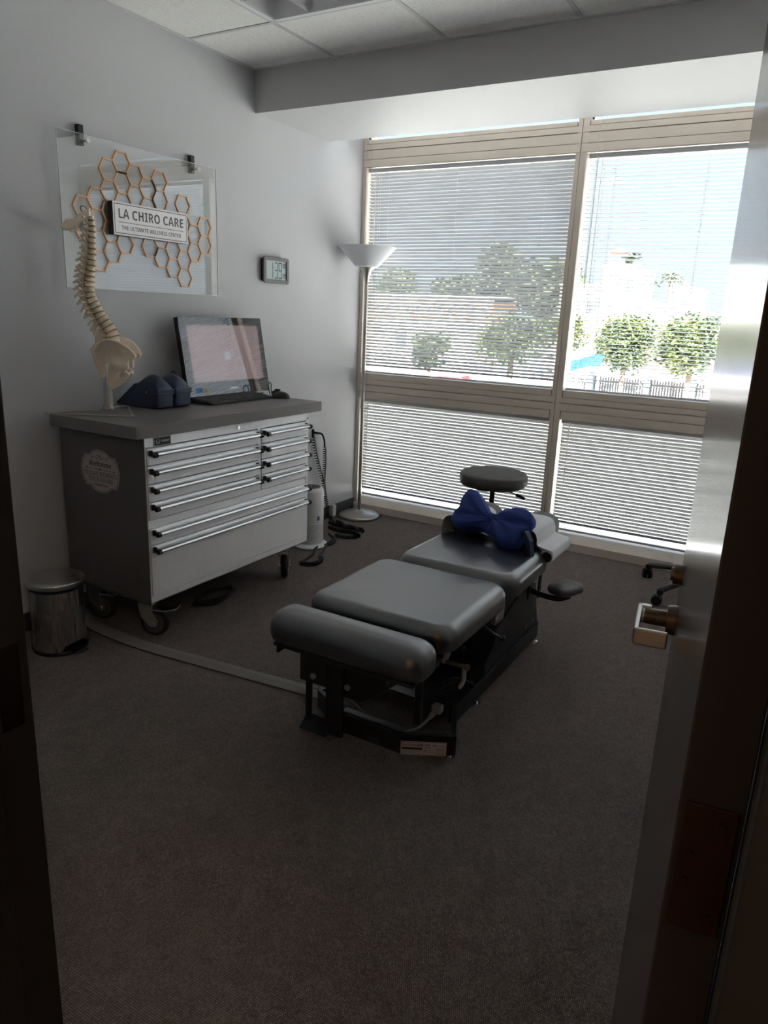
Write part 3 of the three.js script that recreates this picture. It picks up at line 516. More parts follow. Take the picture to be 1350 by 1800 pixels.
// ---------------------------------------------------------------- two navy vinyl wedges
for (const [z0, z1, x0, lab] of [[2.022, 2.117, 0.022, 'navy vinyl pelvic wedge with a brass stud, beside the spine model'], [1.912, 2.008, 0.030, 'navy vinyl pelvic wedge beside the computer screen']]) {
  const t = thing('pelvic_wedge', lab, 'wedge', [0.16, 0.954, (z0 + z1) / 2], 'navy wedges on the worktop');
  const y = 0.9605, w = z1 - z0, zc = (z0 + z1) / 2, up = (h) => y + h;
  const prof = [[x0, up(0.004)], [x0 + 0.01, up(0.0)], [0.278, up(0.0)], [0.290, up(0.006)], [0.292, up(0.062)], [0.292, up(0.072)], [0.287, up(0.092)], [0.272, up(0.114)], [0.250, up(0.129)], [0.226, up(0.136)], [0.205, up(0.134)], [0.185, up(0.125)]];
  const g = tess.modify(extr(prof, w - 0.012, 0.006).translate(0, 0, z0 + 0.006));
  { const p = g.attributes.position; for (let i = 0; i < p.count; i++) { const h = p.getY(i) - y, d = (p.getZ(i) - zc) / (w / 2); if (h > 0.070 && p.getX(i) > 0.14) { const k = (h - 0.070) / 0.066; p.setZ(i, zc + (p.getZ(i) - zc) * (1 - 0.30 * k * k)); p.setY(i, p.getY(i) - 0.022 * k * d * d); } p.setX(i, p.getX(i) - (p.getX(i) > 0.25 ? 0.006 * d * d : 0)); } g.computeVertexNormals(); }
  const b = part('body', [smooth(g)], M.navyVinyl, t);
  part('band', [bx(0.238, 0.2985, up(0.058), up(0.066), z0 - 0.003, z1 + 0.003, 0.0035), bx(0.238, 0.297, up(0.066), up(0.074), z0 - 0.001, z1 + 0.001, 0.003), bx(0.238, 0.2985, up(0.074), up(0.081), z0 - 0.003, z1 + 0.003, 0.003)], M.navyVinyl, b);
  part('stud', [ball([0.222, up(0.066), z1], 0.005, [1, 1, 0.6], 10)], M.nickel, b, 'brass stud');
}

// ---------------------------------------------------------------- all-in-one computer, keyboard, mouse
{
  const t = thing('computer', 'black all-in-one computer with a glossy touch screen on the worktop', 'computer', [0.12, 0.954, 1.5]);
  const tl = 10.3 * D2R, yw = 0.032, up = [-Math.sin(tl) * Math.cos(yw), Math.cos(tl), -Math.sin(tl) * Math.sin(yw)], out = [Math.cos(tl) * Math.cos(yw), Math.sin(tl), Math.cos(tl) * Math.sin(yw)], O = [0.178, 0.972, 1.5];
  const q = (g) => place(g, [Math.sin(yw), 0, -Math.cos(yw)], up, out, O);                // local x to the viewer's right, y up the screen, z out
  part('case', [q(bx(-0.296, 0.296, 0, 0.392, -0.034, -0.0015, 0.006))], M.blackPlastic, t);
  const W = 1024, H = 680, k = W / 0.592;
  const tex = canvasTex(W, H, (g) => {
    g.fillStyle = '#050506'; g.fillRect(0, 0, W, H);
    const x0 = 0.044 * k, x1 = W - 0.036 * k, y0 = 0.040 * k, y1 = H - 0.070 * k;
    g.fillStyle = '#8d7a7b'; g.fillRect(x0, y0, x1 - x0, y1 - y0);
    g.fillStyle = '#6b5c5e'; g.fillRect(x0, y1 - 40, x1 - x0, 2);
    g.fillStyle = '#aab0b2'; for (const a of [0, 1]) for (const b of [0, 1]) g.fillRect((x0 + x1) / 2 - 34 + a * 36, (y0 + y1) / 2 - 10 + b * 36, 33, 33);
    g.fillStyle = '#e9e9ea'; g.font = 'bold 30px sans-serif'; g.textAlign = 'center'; g.fillText('Lenovo', W * 0.53, H - 44);
  });
  const sc = new THREE.BoxGeometry(0.592, 0.392, 0.003).translate(0, 0.196, 0);
  part('screen', [q(sc)], P({ color: lin(0.02, 0.02, 0.02), emissiveMap: tex, emissive: 0xffffff, emissiveIntensity: 0.16, roughness: 0.03, clearcoat: 1, clearcoatRoughness: 0.01, ior: 1.7 }), t, 'glossy dark screen', true);
  const stick = (x, y, w, h, col) => part('sticker', [q(bx(x, x + w, y, y + h, 0.0015, 0.0018))], S({ color: new THREE.Color(col), roughness: 0.5 }), t);
  stick(-0.250, 0.018, 0.026, 0.024, '#3f8fd6'); stick(-0.221, 0.022, 0.010, 0.022, '#3d6fb5'); stick(-0.206, 0.016, 0.018, 0.022, '#9aa7c0'); stick(-0.183, 0.020, 0.016, 0.024, '#d8c646');
  part('stand', [place(bx(-0.004, 0.004, 0, 0.30, -0.20, 0.20, 0.003), [Math.cos(0.16), Math.sin(0.16), 0], [-Math.sin(0.16) * -1, Math.cos(0.16), 0], [0, 0, 1], [0.062, 0.958, 1.5]), bx(0.05, 0.175, 0.9545, 0.961, 1.24, 1.76, 0.002)], M.blackPlastic, t);
  part('foot', [bx(0.15, 0.172, 0.9545, 0.976, 1.70, 1.78, 0.003), bx(0.15, 0.172, 0.9545, 0.976, 1.22, 1.30, 0.003)], M.acrylicEdge, t);
  part('camera_latch', [q(bx(0.292, 0.299, 0.245, 0.252, -0.012, -0.004, 0.001))], M.chrome, t);
  part('cable', [tube([[0.10, 1.02, 1.78], [0.10, 1.07, 1.815], [0.095, 1.10, 1.83], [0.10, 1.085, 1.85], [0.09, 1.06, 1.835], [0.09, 0.99, 1.82], [0.08, 0.96, 1.80]], 0.003, 40, 6)], M.blackPlastic, t);
}
{
  const t = thing('keyboard', 'slim black keyboard in front of the computer screen', 'keyboard', [0.275, 0.954, 1.61]);
  part('case', [extr([[0.205, 0.9578], [0.350, 0.9578], [0.350, 0.9635], [0.205, 0.977]], 0.444, 0.003).translate(0, 0, 1.388)], M.blackPlastic, t);
  const kg = clean(new RoundedBoxGeometry(0.0165, 0.005, 0.0165, 1, 0.0015)); metreUV(kg);
  for (let r = 0; r < 6; r++) for (let c = 0; c < 22; c++) {
    if (r === 0 && c > 3 && c < 9) continue;
    const m = new THREE.Mesh(kg, M.keyCap); m.name = 'key'; t.add(m);
    const x = 0.336 - r * 0.0215, z = 1.818 - c * 0.0198;
    m.position.set(x - 0.275, 0.9662 + (0.350 - x) * 0.0966 + 0.0015 - 0.954, z - 1.61); m.rotation.z = -0.096;
  }
  part('space_bar', [bx(0.329, 0.344, 0.9640, 0.9685, 1.65, 1.745, 0.0015)], M.keyCap, t);
}
{
  const t = thing('computer_mouse', 'black wired mouse on the end of the worktop', 'mouse', [0.375, 0.954, 1.345]);
  const g = new THREE.SphereGeometry(1, 24, 16, 0, Math.PI * 2, 0, Math.PI / 2).scale(0.052, 0.036, 0.031);
  { const p = g.attributes.position; for (let i = 0; i < p.count; i++) { const a = p.getX(i) / 0.052; p.setY(i, p.getY(i) * (1 + 0.18 * a)); p.setZ(i, p.getZ(i) * (1 - 0.12 * a * a)); } g.computeVertexNormals(); }
  part('shell', [g.rotateY(0.5).translate(0.375, 0.9545, 1.345)], M.blackPlastic, t);
  part('wheel', [cyl([0.352, 0.983, 1.350], [0.347, 0.983, 1.3585], 0.007, 0.007, 12)], M.rubber, t);
  part('cable', [tube([[0.335, 0.962, 1.37], [0.30, 0.957, 1.385], [0.25, 0.957, 1.40], [0.20, 0.957, 1.37]], 0.0022, 30, 6), tube([[0.30, 0.957, 1.315], [0.285, 0.98, 1.31], [0.28, 1.02, 1.305], [0.265, 1.028, 1.30], [0.255, 1.015, 1.297], [0.262, 0.975, 1.297], [0.27, 0.957, 1.294]], 0.0028, 40, 6)], M.blackPlastic, t);
}
single('power_adapter', [bx(0.285, 0.35, 0.9545, 0.985, 1.285, 1.305, 0.006), bx(0.30, 0.335, 0.985, 0.995, 1.288, 1.302, 0.004)], M.blackPlastic, 'small black adapter block behind the mouse', 'adapter');

// ---------------------------------------------------------------- sign and clock on the wall
{
  const t = thing('wall_sign', 'clear acrylic sign with copper honeycomb and a white nameplate', 'sign', [0.03, 1.467, 1.89]);
  const Z0 = 1.434, Z1 = 2.347, Y0 = 1.467, Y1 = 2.077, X = 0.030;
  part('panel', [bx(X - 0.003, X + 0.003, Y0, Y1, Z0, Z1)], M.acrylic, t, 'clear acrylic panel');
  part('polished_edge', [bx(X - 0.003, X + 0.003, Y0, Y1, Z1, Z1 + 0.0015), bx(X - 0.003, X + 0.003, Y0, Y1, Z0 - 0.0015, Z0), bx(X - 0.003, X + 0.003, Y0 - 0.0015, Y0, Z0, Z1), bx(X - 0.003, X + 0.003, Y1, Y1 + 0.0015, Z0, Z1)], M.acrylicEdge, t);
  for (const z of [2.222, 1.585]) {
    const c = part('clip', [bx(0.0, 0.024, 2.035, 2.115, z - 0.012, z + 0.012, 0.002)], M.blackPlastic, t);
    part('standoff', [cyl([0.0335, 2.053, z - 0.008], [0.052, 2.053, z - 0.008], 0.005, 0.005, 14), cyl([0.046, 2.053, z - 0.008], [0.056, 2.053, z - 0.008], 0.0095, 0.0095, 18)], M.chrome, c);
  }
  // honeycomb: hexagons 48 mm on a side, columns 72 mm apart
  const cells = [[-2, [1.796, 1.71]], [-1, [1.835, 1.752, 1.668, 1.584]], [0, [1.961, 1.877, 1.793, 1.626]], [1, [2.001, 1.917, 1.833, 1.665]], [2, [1.961, 1.877]], [3, [1.917, 1.833, 1.665]], [4, [1.961, 1.877, 1.626]], [5, [1.665, 1.581]], [6, [1.877, 1.793, 1.709, 1.626, 1.542]], [7, [1.752, 1.668]], [8, [1.793, 1.709]]];
  const edges = new Map(), hx = 0.0335 + 0.006;
  for (const [c, ys] of cells) for (const y of ys) {
    const z = 2.106 - c * 0.0717, yc = 1.961 - Math.round((1.961 - y) / 0.0419) * 0.0419;
    const v = [...Array(6)].map((_, k) => [z + 0.0481 * Math.cos(k * Math.PI / 3), yc + 0.0484 * Math.sin(k * Math.PI / 3)]);
    for (let k = 0; k < 6; k++) { const a = v[k], b = v[(k + 1) % 6], key = [Math.round((a[0] + b[0]) * 250), Math.round((a[1] + b[1]) * 250)].join(); if (!edges.has(key)) edges.set(key, [a, b]); }
  }
  const eg = [];
  for (const [a, b] of edges.values()) {
    const L = Math.hypot(b[0] - a[0], b[1] - a[1]), g = new THREE.BoxGeometry(0.008, 0.0068, L + 0.0035); g.rotateX(-Math.atan2(b[1] - a[1], b[0] - a[0]));
    eg.push(g.translate(hx - 0.002, (a[1] + b[1]) / 2, (a[0] + b[0]) / 2));
  }
  part('honeycomb', eg, M.hexWood, t, 'copper-coloured honeycomb outline');
  const tex = canvasTex(1400, 424, (g, w, h) => {
    g.fillStyle = '#f1eff0'; g.fillRect(0, 0, w, h); g.strokeStyle = '#4a4a4e'; g.lineWidth = 10; g.strokeRect(26, 26, w - 52, h - 52);
    g.fillStyle = '#3d3d42'; g.textAlign = 'center'; g.font = 'bold 168px sans-serif';
    g.save(); g.translate(w / 2, 206); g.scale(1240 / g.measureText('LA CHIRO CARE').width, 1); g.fillText('LA CHIRO CARE', 0, 0); g.restore();
    g.fillRect(90, 252, w - 180, 7);
    g.font = 'bold 74px sans-serif'; g.save(); g.translate(w / 2, 350); g.scale(1120 / g.measureText('THE ULTIMATE WELLNESS CENTER').width, 1); g.fillText('THE ULTIMATE WELLNESS CENTER', 0, 0); g.restore();
  });
  const np = part('nameplate', [bx(0.0335, 0.066, 1.699, 1.836, 1.678, 2.119, 0.001, 1)], M.plateSide, t, 'white lettered nameplate with dark sides');
  part('face', [new THREE.BoxGeometry(0.441, 0.137, 0.002).rotateY(Math.PI / 2).translate(0.067, 1.7675, 1.8985)], S({ map: tex, roughness: 0.35 }), np, null, true);
}
{
  const t = thing('wall_clock', 'small grey digital clock on the wall between the sign and the lamp', 'clock', [0, 1.555, 0.944]);
  const sq = (z0, z1, y0, y1, r) => { const s = new THREE.Shape(); s.moveTo(z0 + r, y0); s.lineTo(z1 - r, y0); s.quadraticCurveTo(z1, y0, z1, y0 + r); s.lineTo(z1, y1 - r); s.quadraticCurveTo(z1, y1, z1 - r, y1); s.lineTo(z0 + r, y1); s.quadraticCurveTo(z0, y1, z0, y1 - r); s.lineTo(z0, y0 + r); s.quadraticCurveTo(z0, y0, z0 + r, y0); return s; };
  part('case', [alongX(sq(0.842, 1.046, 1.562, 1.688, 0.015), 0.0, 0.022, 0.002)], M.blackPlastic, t);
  const ring = sq(0.832, 1.056, 1.554, 1.696, 0.018); ring.holes.push(sq(0.850, 1.038, 1.572, 1.678, 0.003));
  part('bezel', [alongX(ring, 0.022, 0.031, 0.0015)], S({ color: lin(0.16, 0.15, 0.15), roughness: 0.45 }), t, 'grey rounded bezel');
  const tex = canvasTex(512, 290, (g, w, h) => {
    g.fillStyle = '#aebcbb'; g.fillRect(0, 0, w, h); g.fillStyle = '#37474b';
    const seg = (x, y, s, hh, on) => { const th = 15, b = hh / 2; if (on[0]) g.fillRect(x + 6, y, s - 12, th); if (on[1]) g.fillRect(x + s - th, y + 6, th, b - 10); if (on[2]) g.fillRect(x + s - th, y + b + 4, th, b - 10); if (on[3]) g.fillRect(x + 6, y + hh - th, s - 12, th); if (on[4]) g.fillRect(x, y + b + 4, th, b - 10); if (on[5]) g.fillRect(x, y + 6, th, b - 10); if (on[6]) g.fillRect(x + 6, y + b - th / 2, s - 12, th); };
    seg(110, 26, 70, 236, [0, 1, 1, 0, 0, 0, 0]); g.fillRect(196, 176, 12, 14); g.fillRect(196, 96, 12, 14);
    seg(220, 26, 84, 236, [1, 1, 1, 1, 0, 0, 1]); seg(318, 26, 84, 236, [1, 1, 1, 1, 0, 1, 1]);
    seg(424, 30, 26, 74, [1, 1, 1, 0, 1, 1, 1]); seg(460, 30, 26, 74, [1, 1, 1, 1, 1, 1, 0]); seg(424, 180, 26, 74, [1, 1, 0, 1, 1, 0, 1]); seg(460, 180, 26, 74, [1, 1, 1, 1, 0, 1, 1]);
  });
  part('display', [new THREE.BoxGeometry(0.19, 0.108, 0.002).rotateY(Math.PI / 2).translate(0.0245, 1.625, 0.944)], P({ map: tex, roughness: 0.12, clearcoat: 1, clearcoatRoughness: 0.03 }), t, 'pale liquid-crystal display', true);
}

// ---------------------------------------------------------------- floor lamp
{
  const L = [0.158, 0, 0.165];
  const t = thing('floor_lamp', 'brushed nickel torchiere floor lamp with a white bowl shade, unlit', 'floor lamp', L);
  part('base', [lathe([[0.0, 0.0], [0.138, 0.0], [0.146, 0.004], [0.146, 0.018], [0.140, 0.024], [0.128, 0.026], [0.124, 0.032], [0.060, 0.040], [0.034, 0.044], [0.030, 0.052], [0.016, 0.056], [0.0, 0.056]], L, 48)], M.nickel, t);
  part('pole', [cyl([L[0], 0.05, L[2]], [L[0], 1.66, L[2]], 0.0125, 0.0125, 20)], M.nickel, t);
  part('collar', [lathe([[0.0, 0], [0.0145, 0], [0.0165, 0.02], [0.022, 0.05], [0.036, 0.078], [0.062, 0.096], [0.058, 0.099], [0.0, 0.099]], [L[0], 1.605, L[2]], 32)], M.nickel, t);
  part('shade', [lathe([[0.0, 0.0], [0.068, 0.0], [0.082, 0.010], [0.140, 0.072], [0.176, 0.112], [0.190, 0.124], [0.188, 0.126], [0.172, 0.114], [0.136, 0.076], [0.08, 0.014], [0.0, 0.005]], [L[0], 1.698, L[2]], 56)], M.shade, t, 'white translucent bowl');
  part('switch', [cyl([L[0] + 0.013, 1.60, L[2] + 0.006], [L[0] + 0.045, 1.598, L[2] + 0.012], 0.0025, 0.0025, 8), ball([L[0] + 0.047, 1.598, L[2] + 0.012], 0.005)], M.nickel, t);
}
single('cord_timer', [bx(0.018, 0.052, 0.02, 0.10, 0.30, 0.336, 0.004)], M.whitePlastic, 'small white plug block beside the lamp base', 'plug');

// ---------------------------------------------------------------- step bin
{
  const B = [0.243, 0, 2.662];
  const t = thing('step_bin', 'small round stainless steel pedal bin by the wall', 'bin', B);
  part('base_ring', [lathe([[0, 0], [0.108, 0], [0.110, 0.004], [0.110, 0.014], [0.104, 0.016], [0, 0.016]], B, 44)], M.blackPlastic, t);
  const body = new THREE.CylinderGeometry(0.105, 0.105, 0.255, 64, 8, true).translate(B[0], 0.016 + 0.1275, B[2]);
  { // arched pedal recess cut into the lower edge
    const p = body.attributes.position, dir = Math.atan2(-0.05, 1);
    for (let i = 0; i < p.count; i++) { const a = Math.atan2(p.getZ(i) - B[2], p.getX(i) - B[0]) - dir, w = Math.max(0, 1 - (a / 0.62) ** 2); if (p.getY(i) < 0.02) p.setY(i, 0.016 + 0.032 * Math.sqrt(w)); }
  }
  part('body', [body], S({ color: lin(0.50, 0.47, 0.45), metalness: 1, roughness: 0.42, roughnessMap: brushRough, side: THREE.DoubleSide }), t);
  part('neck', [lathe([[0.101, 0.262], [0.104, 0.284]], B, 44)], M.blackPlastic, t);
  part('lid', [lathe([[0.107, 0.284], [0.1125, 0.286], [0.1135, 0.302], [0.110, 0.309], [0.09, 0.314], [0.05, 0.3165], [0.0, 0.317]], B, 52)], M.steelBin, t);
  part('pedal', [bx(B[0] + 0.09, B[0] + 0.135, 0.008, 0.016, B[2] - 0.035, B[2] + 0.025, 0.004)], M.blackPlastic, t);
}

// ---------------------------------------------------------------- cable cover across the carpet
{
  const c = new THREE.CatmullRomCurve3([V(0.10, 0.030, 2.455), V(0.20, 0.016, 2.468), V(0.36, 0.006, 2.472), V(0.55, 0.003, 2.468), V(0.85, 0.003, 2.438), V(1.15, 0.003, 2.405), V(1.45, 0.003, 2.372)]);
  const sec = [[-0.036, 0], [-0.033, 0.004], [-0.022, 0.008], [-0.016, 0.0075], [-0.012, 0.011], [-0.006, 0.0105], [0, 0.0125], [0.006, 0.0105], [0.012, 0.011], [0.016, 0.0075], [0.022, 0.008], [0.033, 0.004], [0.036, 0]], n = 60, pos = [], idx = [], m = sec.length;
  for (let i = 0; i <= n; i++) { const p = c.getPoint(i / n), d = c.getTangent(i / n), s = V(-d.z, 0, d.x).normalize(), tw = Math.max(0, 0.22 - i / n) * 2.4; for (const [a, h] of sec) { const q = p.clone().addScaledVector(s, a * Math.cos(tw)); pos.push(q.x, q.y + h + Math.max(0, a * Math.sin(tw)) , q.z); } }
  for (let i = 0; i < n; i++) for (let k = 0; k < m; k++) { const k1 = (k + 1) % m, a = i * m + k, b = i * m + k1; idx.push(a, b, a + m, b, b + m, a + m); }
  const g = new THREE.BufferGeometry(); g.setAttribute('position', new THREE.Float32BufferAttribute(pos, 3)); g.setIndex(idx); g.computeVertexNormals();
  single('cable_cover', [g], S({ color: lin(0.20, 0.185, 0.175), roughness: 0.55 }), 'ribbed grey rubber cable cover running across the carpet', 'cable cover');
}

// ---------------------------------------------------------------- air purifier, hanging cord, cables
{
  const B = [0.268, 0, 0.905];
  const t = thing('air_purifier', 'white tower air purifier behind the tool chest', 'air purifier', B);
  const R = 0.078;
  part('foot', [lathe([[0, 0], [0.105, 0], [0.108, 0.006], [0.104, 0.014], [0.08, 0.024], [0, 0.024]], B, 40)], M.whitePlastic, t);
  part('body', [lathe([[0, 0.02], [R - 0.002, 0.02], [R, 0.024], [R, 0.162]], B, 44), lathe([[R - 0.003, 0.162], [R - 0.003, 0.166]], B, 44), lathe([[R, 0.166], [R, 0.345], [R - 0.004, 0.362], [R - 0.016, 0.374], [R - 0.02, 0.374]], B, 44)], M.whitePlastic, t);
  part('top_grille', [lathe([[0, 0.368], [R - 0.02, 0.372], [R - 0.018, 0.375]], B, 32), ...[...Array(14)].map((_, k) => bx(-0.002, 0.002, 0.372, 0.377, 0.022, 0.052).rotateY(k * Math.PI * 2 / 14).translate(B[0], 0, B[2]))], M.greyPlastic, t);
  const holes = []; for (let r = 0; r < 12; r++) for (let k = 0; k < 26; k++) { const a = -1.2 + (k + (r % 2) * 0.5) * 0.1; holes.push(bx(-0.0016, 0.0016, -0.0022, 0.0022, R - 0.002, R + 0.0004).rotateY(Math.PI / 2 - a).translate(B[0], 0.036 + r * 0.010, B[2])); }
  const vg = part('vent_holes', holes, M.greyPlastic, t); vg.userData.kind = 'stuff';
  part('label_sticker', [bx(-0.009, 0.009, 0.176, 0.204, R, R + 0.0006).rotateY(1.25).translate(B[0], 0, B[2])], S({ color: lin(0.03, 0.20, 0.50), roughness: 0.5 }), t, 'small blue sticker');
}
{
  const t = thing('coiled_cord', 'black coiled cord hanging from a wall hook down to the carpet', 'cord', [0.1, 0, 0.55]);
  part('hook', [bx(0.0, 0.016, 0.60, 0.655, 0.525, 0.537, 0.002), cyl([0.005, 0.635, 0.531], [0.04, 0.630, 0.520], 0.009, 0.008, 12), tube([[0.035, 0.631, 0.52], [0.055, 0.625, 0.50], [0.06, 0.58, 0.475], [0.055, 0.53, 0.462]], 0.0065, 20, 8)], M.blackPlastic, t);
  part('coil', [coil([[0.010, 0.60, 0.532], [0.018, 0.50, 0.515], [0.035, 0.35, 0.475], [0.045, 0.28, 0.455]], 0.0110, 0.0029, 0.0185)], M.rubber, t);
  part('coil', [coil([[0.055, 0.53, 0.462], [0.052, 0.42, 0.455], [0.045, 0.28, 0.450], [0.06, 0.16, 0.44], [0.11, 0.045, 0.46], [0.18, 0.022, 0.50]], 0.0110, 0.0029, 0.0150)], M.rubber, t);
  const heap = [[[0.12, 0.016, 0.46], [0.22, 0.016, 0.47], [0.30, 0.018, 0.50], [0.36, 0.018, 0.47], [0.40, 0.016, 0.50]], [[0.13, 0.03, 0.50], [0.22, 0.034, 0.53], [0.32, 0.032, 0.50], [0.38, 0.018, 0.53]], [[0.16, 0.016, 0.55], [0.27, 0.016, 0.575], [0.36, 0.018, 0.565], [0.43, 0.016, 0.60], [0.40, 0.016, 0.66], [0.30, 0.016, 0.68]], [[0.18, 0.04, 0.48], [0.26, 0.045, 0.53], [0.30, 0.035, 0.57]], [[0.49, 0.014, 1.10], [0.52, 0.014, 1.16], [0.50, 0.014, 1.23], [0.44, 0.014, 1.245]]];
  for (const h of heap) part('coil', [coil(h, 0.0105, 0.0036, 0.0088)], M.rubber, t);
  part('cable', [tube([[0.24, 0.008, 0.66], [0.33, 0.010, 0.74], [0.36, 0.012, 0.86], [0.42, 0.010, 0.98], [0.46, 0.010, 1.08], [0.49, 0.012, 1.11]], 0.0075, 50, 8), tube([[0.30, 0.010, 0.68], [0.37, 0.010, 0.80], [0.35, 0.012, 0.95], [0.40, 0.010, 1.06], [0.42, 0.010, 1.15], [0.44, 0.012, 1.24]], 0.0085, 50, 8)], M.rubber, t);
}
{
  const pts = []; for (let k = 0; k < 40; k++) { const a = k * 0.55; pts.push([0.40 + 0.055 * Math.cos(a) + 0.008 * Math.sin(k * 1.7), 0.006 + 0.0006 * k, 1.90 + (0.13 + 0.01 * Math.sin(k * 2.3)) * Math.sin(a)]); }
  single('spare_cable', [tube(pts, 0.005, 260, 6)], M.rubber, 'black cable coiled on the carpet under the tool chest', 'cable');
}

// ---------------------------------------------------------------- chiropractic table
const TX = 1.722;
{
  const t = thing('chiropractic_table', 'black sectioned chiropractic table with padded vinyl cushions in the middle of the room', 'treatment table', [TX, 0, 2.05]);
  // cushions
  const fold = (w, d) => (x, y, z) => { // slack pleats at the corners of the underside
    const c = Math.max(0, Math.abs(x) / (w / 2) - 0.55) * Math.max(0, 1 - y / 0.07); return [x, y + 0.006 * c * Math.sin(x * 160), z * (1 + 0.02 * c * Math.sin(x * 190))];
  };
  part('foot_cushion', [cushion(0.556, 0.150, 0.105, 0.058, 0.052, 0.003, fold(0.556), 0.03).translate(TX + 0.001, 0.397, 2.712)], M.leather, t);
  part('pelvic_cushion', [cushion(0.545, 0.525, 0.092, 0.075, 0.044, 0.006, fold(0.545), 0.028).translate(TX, 0.404, 2.322)], M.leather, t);
  part('chest_cushion', [cushion(0.50, 0.475, 0.100, 0.085, 0.046, 0.006, (x, y, z) => [x * (1 + 0.10 * z), y, z], 0.028).translate(TX + 0.016, 0.398, 1.795)], M.leather, t);
  for (const s of [-1, 1]) part('head_cushion', [cushion(0.155, 0.34, 0.105, 0.070, 0.048, 0.004).translate(TX + s * 0.135, 0.470, 1.435)], M.greyVinyl, t);
  part('head_frame', [bx(TX - 0.19, TX + 0.19, 0.440, 0.470, 1.30, 1.56, 0.004), bx(TX - 0.03, TX + 0.03, 0.36, 0.45, 1.40, 1.66, 0.004), bx(TX + 0.19, TX + 0.28, 0.462, 0.474, 1.40, 1.425, 0.003)], M.blackMetal, t);
  part('cushion_board', [bx(TX - 0.22, TX + 0.22, 0.382, 0.400, 1.62, 1.98, 0.003)], M.blackMetal, t);
  part('cushion_board', [bx(TX - 0.24, TX + 0.24, 0.386, 0.405, 2.09, 2.55, 0.003)], M.blackMetal, t);
  // base: two channel rails, splayed ends, front bar with a canted label corner
  for (const s of [-1, 1]) {
    const x = TX + s * 0.190;
    part('rail', [bx(x - 0.02, x + 0.002, 0.022, 0.094, 1.42, 2.315, 0.002), bx(x - (s > 0 ? 0.05 : 0.02), x + (s > 0 ? 0.002 : 0.05), 0.090, 0.094, 1.42, 2.315, 0.001)], M.blackMetal, t);
    const a = [TX + s * 0.190, 2.312], b = [TX + s * 0.268, 2.482], c = [TX + s * 0.119, 2.566];
    const wall = (p, q) => { const L = Math.hypot(q[0] - p[0], q[1] - p[1]), g = new RoundedBoxGeometry(L + 0.004, 0.072, 0.016, 2, 0.002).rotateY(-Math.atan2(q[1] - p[1], q[0] - p[0])); return g.translate((p[0] + q[0]) / 2, 0.058, (p[1] + q[1]) / 2); };
    part('splayed_end', [wall(a, b), wall(b, c)], M.blackMetal, t);
    for (const [fx, fz] of [[TX + s * 0.252, 2.470], [x - s * 0.002, 2.10], [x - s * 0.002, 1.445]]) part('levelling_foot', [cyl([fx, 0, fz], [fx, 0.008, fz], 0.018, 0.016, 20), cyl([fx, 0.006, fz], [fx, 0.024, fz], 0.006, 0.006, 12)], M.chrome, t, 'chrome levelling foot');
    for (const z of [2.26, 2.12, 1.96, 1.72]) part('bolt', [cyl([x - s * 0.014, 0.093, z], [x - s * 0.014, 0.098, z], 0.006, 0.006, 6)], M.chrome, t);
    // sloping side panel
    part('side_panel', [alongX([[2.032, 0.097], [2.034, 0.138], [1.955, 0.190], [1.950, 0.245], [1.660, 0.335], [1.573, 0.330], [1.505, 0.305], [1.430, 0.097]], s > 0 ? x - 0.008 : x + 0.004, s > 0 ? x - 0.004 : x + 0.008, 0.0006)], M.blackMetal, t);
    // upright straps of the head section and armrest
    part('strap', [bx(x + s * 0.012 - 0.004, x + s * 0.012 + 0.004, 0.28, 0.395, 1.62, 1.65, 0.002), bx(x + s * 0.036 - 0.004, x + s * 0.036 + 0.004, 0.27, 0.388, 1.565, 1.59, 0.002)], M.blackMetal, t);
    const arm = part('armrest_tube', [tube([[x, 0.312, 1.615], [x + s * 0.06, 0.300, 1.612], [x + s * 0.13, 0.295, 1.600], [x + s * 0.165, 0.305, 1.57]], 0.0125, 30, 12)], M.blackMetal, t);
    part('armrest_pad', [cushion(0.115, 0.155, 0.036, 0.045, 0.016, 0.004).rotateY(-s * 0.35).translate(x + s * 0.142, 0.312, 1.555)], M.leatherMatte, arm);
    // release lever
    const lv = part('lever', [tube([[x + s * 0.035, 0.405, 2.235], [x + s * 0.045, 0.385, 2.225], [x + s * 0.052, 0.31, 2.12], [x + s * 0.056, 0.272, 2.055]], 0.0055, 24, 8)], M.blackMetal, t);
    part('lever_knob', [ball([x + s * 0.057, 0.266, 2.045], 0.0135)], M.blackPlastic, lv);
  }
  part('front_bar', [bx(TX - 0.121, TX + 0.121, 0.022, 0.094, 2.558, 2.574, 0.002), bx(TX - 0.119, TX + 0.119, 0.090, 0.094, 2.53, 2.572, 0.001)], M.blackMetal, t);
  // rating plate on the canted corner
  const lab = canvasTex(768, 256, (g, w, h) => {
    g.fillStyle = '#c9b8ae'; g.fillRect(0, 0, w, h); g.strokeStyle = '#2a2422'; g.lineWidth = 4; g.strokeRect(12, 10, w - 24, h - 20);
    g.strokeRect(26, 24, 338, 92); g.fillStyle = '#1a1513'; g.fillRect(26, 118, 338, 34);
    g.font = 'bold 60px sans-serif'; g.textAlign = 'left'; g.strokeStyle = '#2a2422'; g.lineWidth = 3; g.strokeText('MOTION', 34, 92); g.font = 'italic bold 74px sans-serif'; g.fillText('FX', 282, 96);
    g.fillStyle = '#8d7c74'; for (let k = 0; k < 3; k++) g.fillRect(40, 172 + k * 18, 300 - k * 60, 5);
    g.fillStyle = '#1a1513'; g.font = 'bold 36px sans-serif'; g.fillText('TITAN', 392, 70); g.font = 'italic bold 50px serif'; g.fillText('X', 530, 86); g.font = 'italic 42px serif'; g.fillText('Phoenix', 566, 80);
    g.font = 'bold 46px sans-serif'; g.fillText('CE', 384, 192); g.lineWidth = 3; g.strokeRect(462, 160, 96, 36);
